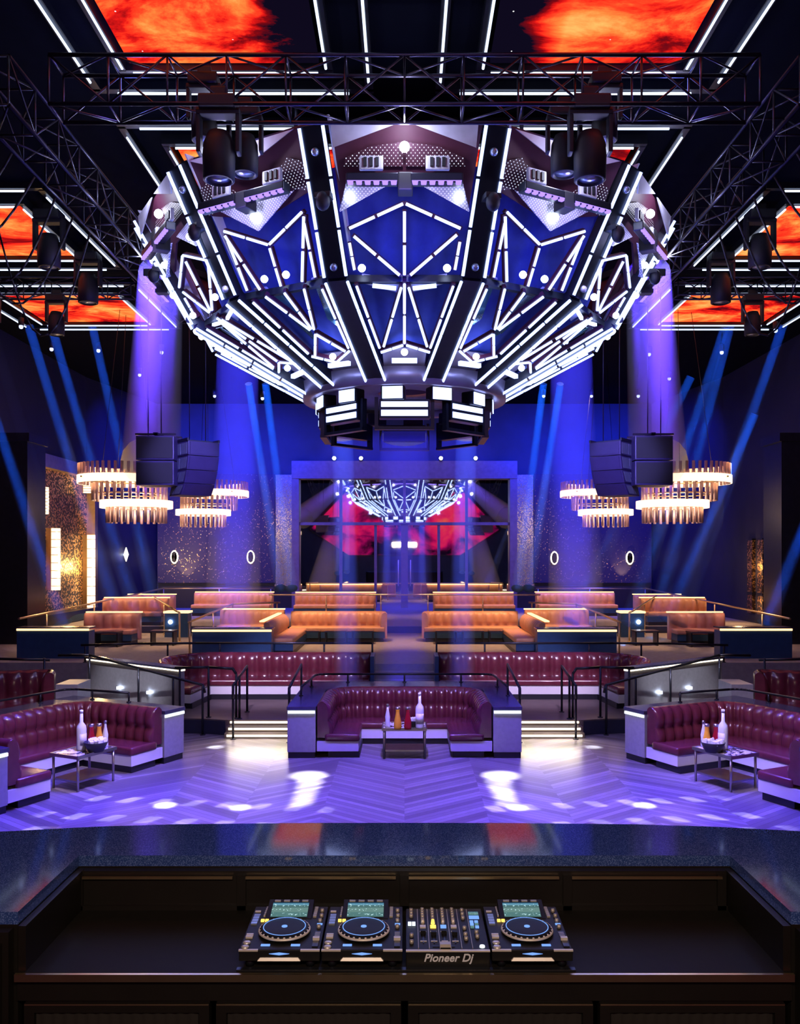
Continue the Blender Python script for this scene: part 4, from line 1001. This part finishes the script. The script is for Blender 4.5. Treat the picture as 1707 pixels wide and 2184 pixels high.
# ------------------------------------------------------------------ players and mixer
def knobs(root, pts, r, h, m='knob', name='knob'):
    for x,y,z in pts: MB().lathe([(0,0),(r,0),(r*.85,h),(0,h)],(x,y,z),10).build(name,m,root)
def make_player():
    o = thing('media_player','','media player',group='black media players on the desk')
    W, D = .16, .395
    sl = lambda y: .073+.012*y/D
    b = MB().slab([(-W,0,.028),(-W,0,.073),(-W,D,.085),(-W,D,.028)],(2*W,0,0)); b.build('body','gear',o,bevel=.004)
    # raised display hood at the rear
    z0, y0, z1, y1 = .084,.27,.116,D
    MB().slab([(-.098,y0-.004,.08),(-.098,y0,z0),(-.098,y1,z1),(-.098,y1,.08)],(.196,0,0)).build('display_hood','gear',o,bevel=.003)
    n = Vector((0,-(z1-z0),(y1-y0))).normalized()
    def hp(x,t,off): return Vector((x,y0+(y1-y0)*t,z0+(z1-z0)*t))+n*off
    MB().slab([hp(-.078,.08,.001),hp(.078,.08,.001),hp(.078,.8,.001),hp(-.078,.8,.001)],n*.002).build('screen','lcd',o)
    for x in (-.06,-.02,.02,.06): MB().beam(hp(x-.013,.9,.002),hp(x+.013,.9,.002),.01,.006).build('hood_button','knob',o)
    # jog wheel
    c = (0,.155,sl(.155))
    j = MB().lathe([(0,0),(.103,0),(.106,.006),(.1,.018),(.088,.022),(0,.022)],c,40).build('jog_wheel','gear',o)
    MB().lathe([(.104,.004),(.108,.009),(.104,.016),(.1,.01),(.104,.004)],c,40).build('rim','gearlight',j)
    MB().lathe([(.0845,.0225),(.0875,.0225),(.0875,.0238),(.0845,.0238),(.0845,.0225)],c,40).build('light_ring','bluel',j)
    dm = MB()
    for k in range(26):
        a = 2*PI*k/26; dm.ball((c[0]+.0985*math.cos(a),c[1]+.0985*math.sin(a),c[2]+.016),.006,6,.5)
    dm.build('dimples','gearlight',j)
    MB().lathe([(0,.022),(.012,.022),(.012,.024),(0,.024)],c,16).build('centre_light','bluel',j)
    # buttons left
    for x in (-.106,-.088): MB().box((x-.007,.243,.08),(x+.007,.257,.088)).build('hot_button','gold',o)
    for k in range(5): MB().box((-.108,.29+.02*k,.082),(-.102,.303+.02*k,.09)).build('menu_button','knob',o); MB().box((.104,.285+.021*k,.082),(.118,.297+.021*k,.09)).build('menu_button','knob',o)
    for k in range(4): MB().box((-.15,.215+.026*k,.078),(-.125,.236+.026*k,.086)).build('pad_button','grille',o)
    MB().box((-.152,.335,.08),(-.128,.345,.088)).build('usb_slot','gearlight',o)
    for y, m in ((.02,'chrome'),(.056,'chrome')): MB().lathe([(0,0),(.0155,0),(.0155,.004),(.012,.007),(0,.008)],(-.138,y,sl(y)),20).build('play_button',m,o)
    for y in (.095,.115): MB().box((-.15,y,.075),(-.122,y+.012,.084)).build('search_button','gearlight',o)
    # tempo slider right
    MB().box((.127,.02,.073),(.15,.16,.079)).build('slider_track','bmetal',o); MB().box((.125,.07,.079),(.152,.085,.09)).build('slider_knob','gearlight',o)
    for k in range(4): MB().box((.128,.1+.014*k,.0792),(.149,.104+.014*k,.08)).build('slider_mark','knob',o)
    knobs(o,[(.138,.19,.078),(.138,.245,.08),(.14,.29,.082),(.138,.34,.083)],.009,.014)
    MB().box((.128,.215,.079),(.15,.225,.084)).build('mode_light','bluel',o)
    # front lip, lit wedge, ledge plate, feet
    for s in (-1,1): MB().box((s*.122-.038,-.004,.068),(s*.122+.038,.006,.0745)).build('front_trim','gearlight',o)
    MB().slab([(-.04,-.003,.058),(0,-.003,.063),(.04,-.003,.058),(0,-.003,.053)],(0,.004,0)).build('front_light','bluel',o)
    for s in (-1,1): MB().box((s*.06-.018,.03,sl(.03)),(s*.06+.018,.042,sl(.03)+.004)).build('cue_light','bluel',o)
    MB().slab([(-.085,-.012,.034),(.085,-.012,.034),(.075,-.004,.044),(-.075,-.004,.044)],(0,.012,0)).build('front_plate','gearlight',o)
    for s in (-1,1):
        for y in (.03,.36): MB().lathe([(0,0),(.017,0),(.019,.03),(0,.03)],(s*.12,y,0),14).build('foot','bmetal',o)
    return o
pl = make_player(); pl.location = (-.495,3.425,TZ); pl['label'] = 'leftmost of the black media players on the desk'
dup(pl,(-.168,3.425,TZ),0,'middle black media player, immediately left of the mixer')
dup(pl,(.506,3.425,TZ),0,'black media player on the right of the mixer')
mx = thing('mixer','black four channel mixer with lettering on its front, between two players','mixer',(.172,3.425,TZ))
MB().slab([(-.166,0,.0),(-.166,0,.07),(-.166,.4,.074),(-.166,.4,.0)],(.332,0,0)).build('body','gear',mx,bevel=.004)
MB().box((-.166,-.004,.066),(.166,.008,.0715)).build('front_trim','gearlight',mx)
sz = lambda y: .07+.01*y
for k in range(6): MB().box((-.116+.043*k-.0012,.015,.0705),(-.116+.043*k+.0012,.39,.0755)).build('channel_line','knob',mx)
for c_ in range(4):
    x = -.095+.043*c_
    knobs(mx,[(x,y,sl_) for y,sl_ in ((.375,.073),(.35,.073),(.325,.073),(.3,.073),(.272,.072))],.0085,.014)
    MB().box((x-.012,.2,.072),(x+.012,.222,.078)).build('cue_button',('gearlight','gold','bluel','gearlight')[c_],mx)
    MB().lathe([(0,0),(.009,0),(.006,.018),(0,.018)],(x,.245,.072),10).build('colour_knob','gearlight' if c_ != 1 else 'gold',mx)
    MB().box((x-.003,.06,.071),(x+.003,.18,.0735)).build('fader_slot','bmetal',mx); MB().box((x-.011,.14-.012*(c_%2),.0735),(x+.011,.158-.012*(c_%2),.088)).build('fader_knob','gear',mx)
    for y in (.165,.075): MB().box((x-.013,y,.072),(x+.013,y+.004,.075)).build('fader_mark','gearlight',mx)
MB().box((-.06,.03,.07),(.03,.036,.073)).build('cross_slot','bmetal',mx); MB().box((-.03,.02,.073),(.012,.046,.086)).build('cross_fader','knob',mx)
knobs(mx,[(-.143,y,.072) for y in (.37,.34,.31,.12,.06)]+[(.078,y,.072) for y in (.37,.33,.29,.19,.13,.09)]+[(.125,y,.072) for y in (.15,.11)],.009,.014)
for x in (-.15,-.133): MB().box((x-.007,.225,.072),(x+.007,.25,.079)).build('cue_button','coolw',mx)
for y,m in ((.33,'lcd'),(.29,'bluel')): MB().box((.105,y,.073),(.148,y+.03,.076)).build('display',m,mx)
for k in range(6): MB().box((.105+.02*(k%2),.2+.026*(k//2),.072),(.12+.02*(k%2),.215+.026*(k//2),.078)).build('effect_button','bluel' if k%3 else 'lcd',mx)
MB().lathe([(0,0),(.011,0),(.01,.006),(0,.007)],(.138,.03,.071),14).build('effect_pad','coolw',mx)
for s in (-1,1):
    for y in (.03,.36): MB().box((s*.13-.015,y,-.0),(s*.13+.015,y+.02,.004)).build('foot','bmetal',mx)
tx = bpy.data.curves.new('lettering','FONT'); tx.body = 'Pioneer Dj'; tx.size = .043; tx.shear = .28; tx.extrude = .0008; tx.offset = .0009; tx.align_x = 'CENTER'; tx.space_character = 1.02
to = bpy.data.objects.new('lettering draft',tx); COL.objects.link(to); bpy.context.view_layer.update()
lm = bpy.data.meshes.new_from_object(to.evaluated_get(bpy.context.evaluated_depsgraph_get())); bpy.data.objects.remove(to); lm.materials.clear(); lm.materials.append(M['fascia'])
to = bpy.data.objects.new('lettering',lm); COL.objects.link(to); to.parent = mx; to.location = (.0,-.0012,.028); to.rotation_euler = (PI/2,0,0)
st = thing('player_tray','thin grey tray edge under the players','tray',(0,3.41,TZ)); MB().box((-.66,3.4,TZ),(.672,3.424,TZ+.006)).build('strip','bmetal',st,True)

# ------------------------------------------------------------------ haze beams and lamps
hz = {}
def toground(p, q, z):
    d = q-p; t = (z-p.z)/d.z
    if d.x: t = min(t,(math.copysign(12.2,d.x)-p.x)/d.x)
    return p+d*min(t,(39.3-p.y)/d.y if d.y > 0 else t)

def beam(p, q, r0, r1, col, power, dens, label, src=True):
    tint = r1 < .3; key = (dens, tint)
    if key not in hz: hz[key] = haze_mat('haze %.2f' % dens, dens, tint)
    p = Vector(p); q = Vector(q); d = (q-p).normalized(); L = (q-p).length
    spread = 2*math.atan((r1-r0)/L)
    o = MB().tube(p+d*.05,q,r0*.97,16,r1*.97).build('haze_beam',hz[key])
    tag(o,label,'light beam','light beams in the haze','stuff')
    light('beam lamp','AREA',p,col,power,q,shape='DISK',size=2*r0,spread=max(spread,math.radians(1.5)))
BL = (.02,.22,1.); VI = (.1,.035,1.)
for s, n in ((-1,'left'),(1,'right')):
    beam((s*4.55,16.2,8.9),(s*6.75,23.1,6.1),.42,.8,VI,130,.36,'broad violet haze beam falling from the %s edge of the dome' % n)
    beam((s*3.9,20.3,8.4),(s*5.4,27.2,.5),.5,.95,(.045,.04,1),62,.11,'fainter violet blue haze beam behind the %s edge of the dome' % n)
    for k,(px,py,d0,qx,qy,d1) in enumerate(((1160,815,23,1104,1255,27),(1196,815,23,1128,1255,28))):
        beam(at(863+s*(px-863),py,d0),at(863+s*(qx-863),qy,d1),.1,.2,BL,6,.3,'narrow blue haze beam %s of the rear window, %s one' % (n,('inner','outer')[k]))
beam((0,17.2,6.0),(0,20.7,-.2),.5,.8,(.05,.04,1),40,.13,'soft violet haze beam under the middle of the dome')
beam((-1.25,17.5,6.0),(-1.25,19.7,0),.22,.36,(.05,.1,1),9,.22,'soft blue haze beam under the dome, left of the middle one')
beam((1.25,17.5,6.0),(1.25,19.7,0),.22,.36,(.05,.1,1),9,.22,'soft blue haze beam under the dome, right of the middle one')
LB = [(60,690,150,985),(108,690,196,990),(196,692,262,985),(-40,800,95,1210),(-60,560,60,960)]
RB_ = [(1548,695,1372,1235),(1476,800,1262,1235),(1612,880,1436,1290),(1672,690,1480,1240),(1760,1010,1602,1415),(1560,690,1440,1160)]
OR = ('first','second','third','fourth','fifth','sixth')
for nm, T in (('left',LB),('right',RB_)):
    for k,(a,b,c,e) in enumerate(T): beam(at(a,b,23+k%3),toground(at(a,b,23+k%3),at(c,e,25+k%3),1.6),.12,.29,BL,6.5,.13,'thin slanting blue haze beam by the %s wall, %s of them' % (nm,OR[k]))

# dance floor wash from the lamps in the dome
light('dome wash','SPOT',(0,13.5,6.7),(.18,.1,1),6200,(0,12.2,0),spot_size=math.radians(105),spot_blend=.9,shadow_soft_size=.1)
for s in (-1,1):
    light('dome wash','SPOT',(s*2.4,14.9,6.5),(.11,.06,1),3600,(s*4.2,11.2,0),spot_size=math.radians(75),spot_blend=.9,shadow_soft_size=.3)
    light('white spot','SPOT',(s*.9,15.2,5.6),(.75,.8,1),26000,(s*1.58,14.2,0),spot_size=math.radians(7.5),spot_blend=1,shadow_soft_size=.05)
    for y_,w_,p_ in ((13.8,5.4,13000),(13.5,5,12000),(13.2,4.6,11000),(12.9,4.4,11000),(12.6,4.2,9000)): light('white spot','SPOT',(s*.9,15.2,5.6),(.75,.8,1),p_,(s*1.5,y_,0),spot_size=math.radians(w_),spot_blend=1,shadow_soft_size=.05)
    for x,y,p in ((3.45,12.5,26000),(2.35 if s<0 else 1.62,12.4,26000),(3.55,16.3,16000)):
        light('floor spot','SPOT',(s*x*.7,14.6,6.4),(.75,.85,1),p,(s*x,y,0),spot_size=math.radians(3.2),spot_blend=1,shadow_soft_size=.03)
    # gobo spots throwing bars of light on the floor
    g = light('bar pattern spot','SPOT',(s*2.5,15.0,6.6),(.45,.45,1),9000,(s*3.0,11.9,0),spot_size=math.radians(34),spot_blend=.3,shadow_soft_size=.02)
    l = g.data; l.use_nodes = True; N = l.node_tree.nodes; Lk = l.node_tree.links
    em = next(n for n in N if n.type == 'EMISSION'); tc = N.new('ShaderNodeTexCoord'); sx = N.new('ShaderNodeSeparateXYZ'); Lk.new(tc.outputs['Normal'],sx.inputs[0])
    u = mathn(N,Lk,'DIVIDE',sx.outputs[0],sx.outputs[2]); v = mathn(N,Lk,'DIVIDE',sx.outputs[1],sx.outputs[2])
    bars = mathn(N,Lk,'LESS_THAN',mathn(N,Lk,'FRACT',mathn(N,Lk,'MULTIPLY_ADD',u,14.,mathn(N,Lk,'MULTIPLY',v,5.*s))),.42)
    b1 = mathn(N,Lk,'LESS_THAN',mathn(N,Lk,'ABSOLUTE',mathn(N,Lk,'SUBTRACT',v,.09)),.02); b2 = mathn(N,Lk,'LESS_THAN',mathn(N,Lk,'ABSOLUTE',mathn(N,Lk,'ADD',v,.1)),.022); b3 = mathn(N,Lk,'LESS_THAN',mathn(N,Lk,'ABSOLUTE',mathn(N,Lk,'ADD',v,.02)),.018)
    band = mathn(N,Lk,'MAXIMUM',b1,mathn(N,Lk,'MAXIMUM',b2,b3)); Lk.new(mathn(N,Lk,'MULTIPLY',bars,band),em.inputs['Strength'])
    # white front light on the purple booths and blue edge light
    light('booth key','SPOT',(s*1.6,9.0,9.0),(.8,.62,1),4200,(s*5.9,14.4,.8),spot_size=math.radians(26),spot_blend=.8,shadow_soft_size=.2)
    light('tier key','SPOT',(s*3.0,11.3,9.0),(.8,.6,1),9000,(s*3.0,20.4,.9),spot_size=math.radians(20),spot_blend=.8,shadow_soft_size=.2)
    light('side violet','SPOT',(s*4.2,14.2,8.2),(.07,.04,1),6000,(s*5.6,11.5,0),spot_size=math.radians(50),spot_blend=.9,shadow_soft_size=.3)
    light('partition fill','SPOT',(s*4.2,12.5,8.8),(.9,.85,1),5500,(s*6.0,18.9,.8),spot_size=math.radians(16),spot_blend=.8,shadow_soft_size=.1)  # added spot without a fixture, brightens the pale partitions
    light('speaker fill','SPOT',(s*2.6,13.2,7.4),(.3,.25,1),5000,(s*5.1,20,5.7),spot_size=math.radians(16),spot_blend=.7,shadow_soft_size=.1)  # violet fill added so the hung speakers look lit by the haze
    # warm pools over the tan sofas
    for x,y,p in ((2.2,25.2,900),(4.8,25.5,600),(8.8,25,700),(2.8,33,700),(7.0,33.2,700),(9.5,29.2,500)):
        light('warm down light','SPOT',(s*x,y-.8,9.6),(1,.55,.25),p*4.0,(s*x,y+1.0,T3),spot_size=math.radians(42),spot_blend=.9,shadow_soft_size=.25)
    light('pendant glow','POINT',(s*7.6,24.6,5.0),(1,.7,.5),90,shadow_soft_size=.5)
    light('pendant glow','POINT',(s*7.4,32,5.1),(1,.7,.5),90,shadow_soft_size=.5)
    # blue wash over the rear walls
    light('wall wash','AREA',(s*8,33.5,9.9),(.006,.035,1),900,(s*8.2,40,3.6),shape='RECTANGLE',size=6,size_y=.6,spread=math.radians(125))
    light('wall wash','AREA',(s*10.2,26,10.2),(.012,.03,1),30,(s*12.5,31,3),shape='RECTANGLE',size=.6,size_y=6)
    light('step light','AREA',(s*2.85,16.98,.36),(1,.85,.62),14,(s*2.85,16.7,0),shape='RECTANGLE',size=1.2,size_y=.1)
    light('wall up light','SPOT',(s*10.0,39.3,2.3),(1,.6,.2),160,(s*10.0,39.9,3.4),spot_size=math.radians(60),spot_blend=.8)
for x in (-3,-1,1,3): light('header wash','SPOT',(x,38.0,10.3),(.09,.07,1),500,(x*.8,39.7,7.4),spot_size=math.radians(80),spot_blend=.9,shadow_soft_size=.06)
light('centre key','SPOT',(0,8.6,9.2),(.8,.6,1),3500,(0,16.9,.8),spot_size=math.radians(17),spot_blend=.8,shadow_soft_size=.2)
for y, z in ((29.5,5.4),(30.2,3.4),(33.4,3.2)): light('niche glow','POINT',(-11.7,y,z),(1,.62,.25),130,shadow_soft_size=.15)
light('slit fill','POINT',(11.8,30.6,3.2),(1,.55,.25),45,shadow_soft_size=.1); light('slit fill','POINT',(11.8,30.6,1.9),(1,.55,.25),20,shadow_soft_size=.1)  # unseen points added before the slit panels, which give no light themselves
# light inside and on the dome
for k in range(-2,3):
    q = Matrix.Rotation(k*PI/6,3,'Z')@Vector((0,-4.75,1.75)); light('led bar glow','POINT',(q.x,DY+q.y,DZ+q.z),(.2,.07,1),8,shadow_soft_size=.05)
for k in range(-3,4):
    a = k*PI/6; q = Matrix.Rotation(a,3,'Z')
    p = q@Vector((0,-4.95,1.6)); light('dome facet lamp','POINT',(p.x,DY+p.y,DZ+p.z),(.6,.6,1),22,shadow_soft_size=.08)
    p = q@Vector((0,-4.85,2.5)); light('fin lamp','POINT',(p.x,DY+p.y,DZ+p.z),(.7,.72,1),32,shadow_soft_size=.05)
    p = q@Vector((0,-4.0,1.0)); light('dome drape lamp','POINT',(p.x,DY+p.y,DZ+p.z-.05),(.03,.05,1),34,shadow_soft_size=.1)
    p = q@Vector((0,-2.5,.25)); light('dome lower lamp','POINT',(p.x,DY+p.y,DZ+p.z-.05),(.3,.4,1),12,shadow_soft_size=.08)
light('truss wash','AREA',(0,7.6,9.9),(.25,.2,.6),35,(0,10.8,9.4),shape='RECTANGLE',size=6,size_y=.4)
for s in (-1,1): light('truss wash','POINT',(s*3.6,11.5,9.9),(.15,.2,1),22,shadow_soft_size=.2)
# warm fill added above the camera to brighten the desk gear
light('desk fill','AREA',(0,.2,4.6),(1,.82,.62),95,(0,3.6,2.0),shape='RECTANGLE',size=2.2,size_y=.5)

# ------------------------------------------------------------------ world and render settings
wd = bpy.data.worlds.new('world'); SC.world = wd; wd.use_nodes = True
wd.node_tree.nodes['Background'].inputs[0].default_value = (.004,.006,.02,1); wd.node_tree.nodes['Background'].inputs[1].default_value = 1
vs = SC.view_settings
SC.display_settings.display_device = 'sRGB'
vs.view_transform = 'Standard'; vs.look = 'None'; vs.gamma = 1; vs.exposure = 0; vs.use_curve_mapping = False
cy = SC.cycles
cy.use_denoising = True
try: cy.denoiser = 'OPENIMAGEDENOISE'
except Exception: pass
cy.max_bounces = 6; cy.diffuse_bounces = 2; cy.glossy_bounces = 3; cy.transmission_bounces = 2; cy.volume_bounces = 0; cy.transparent_max_bounces = 64
cy.sample_clamp_indirect = 3; cy.sample_clamp_direct = 0; cy.caustics_reflective = False; cy.caustics_refractive = False
cy.use_light_tree = True
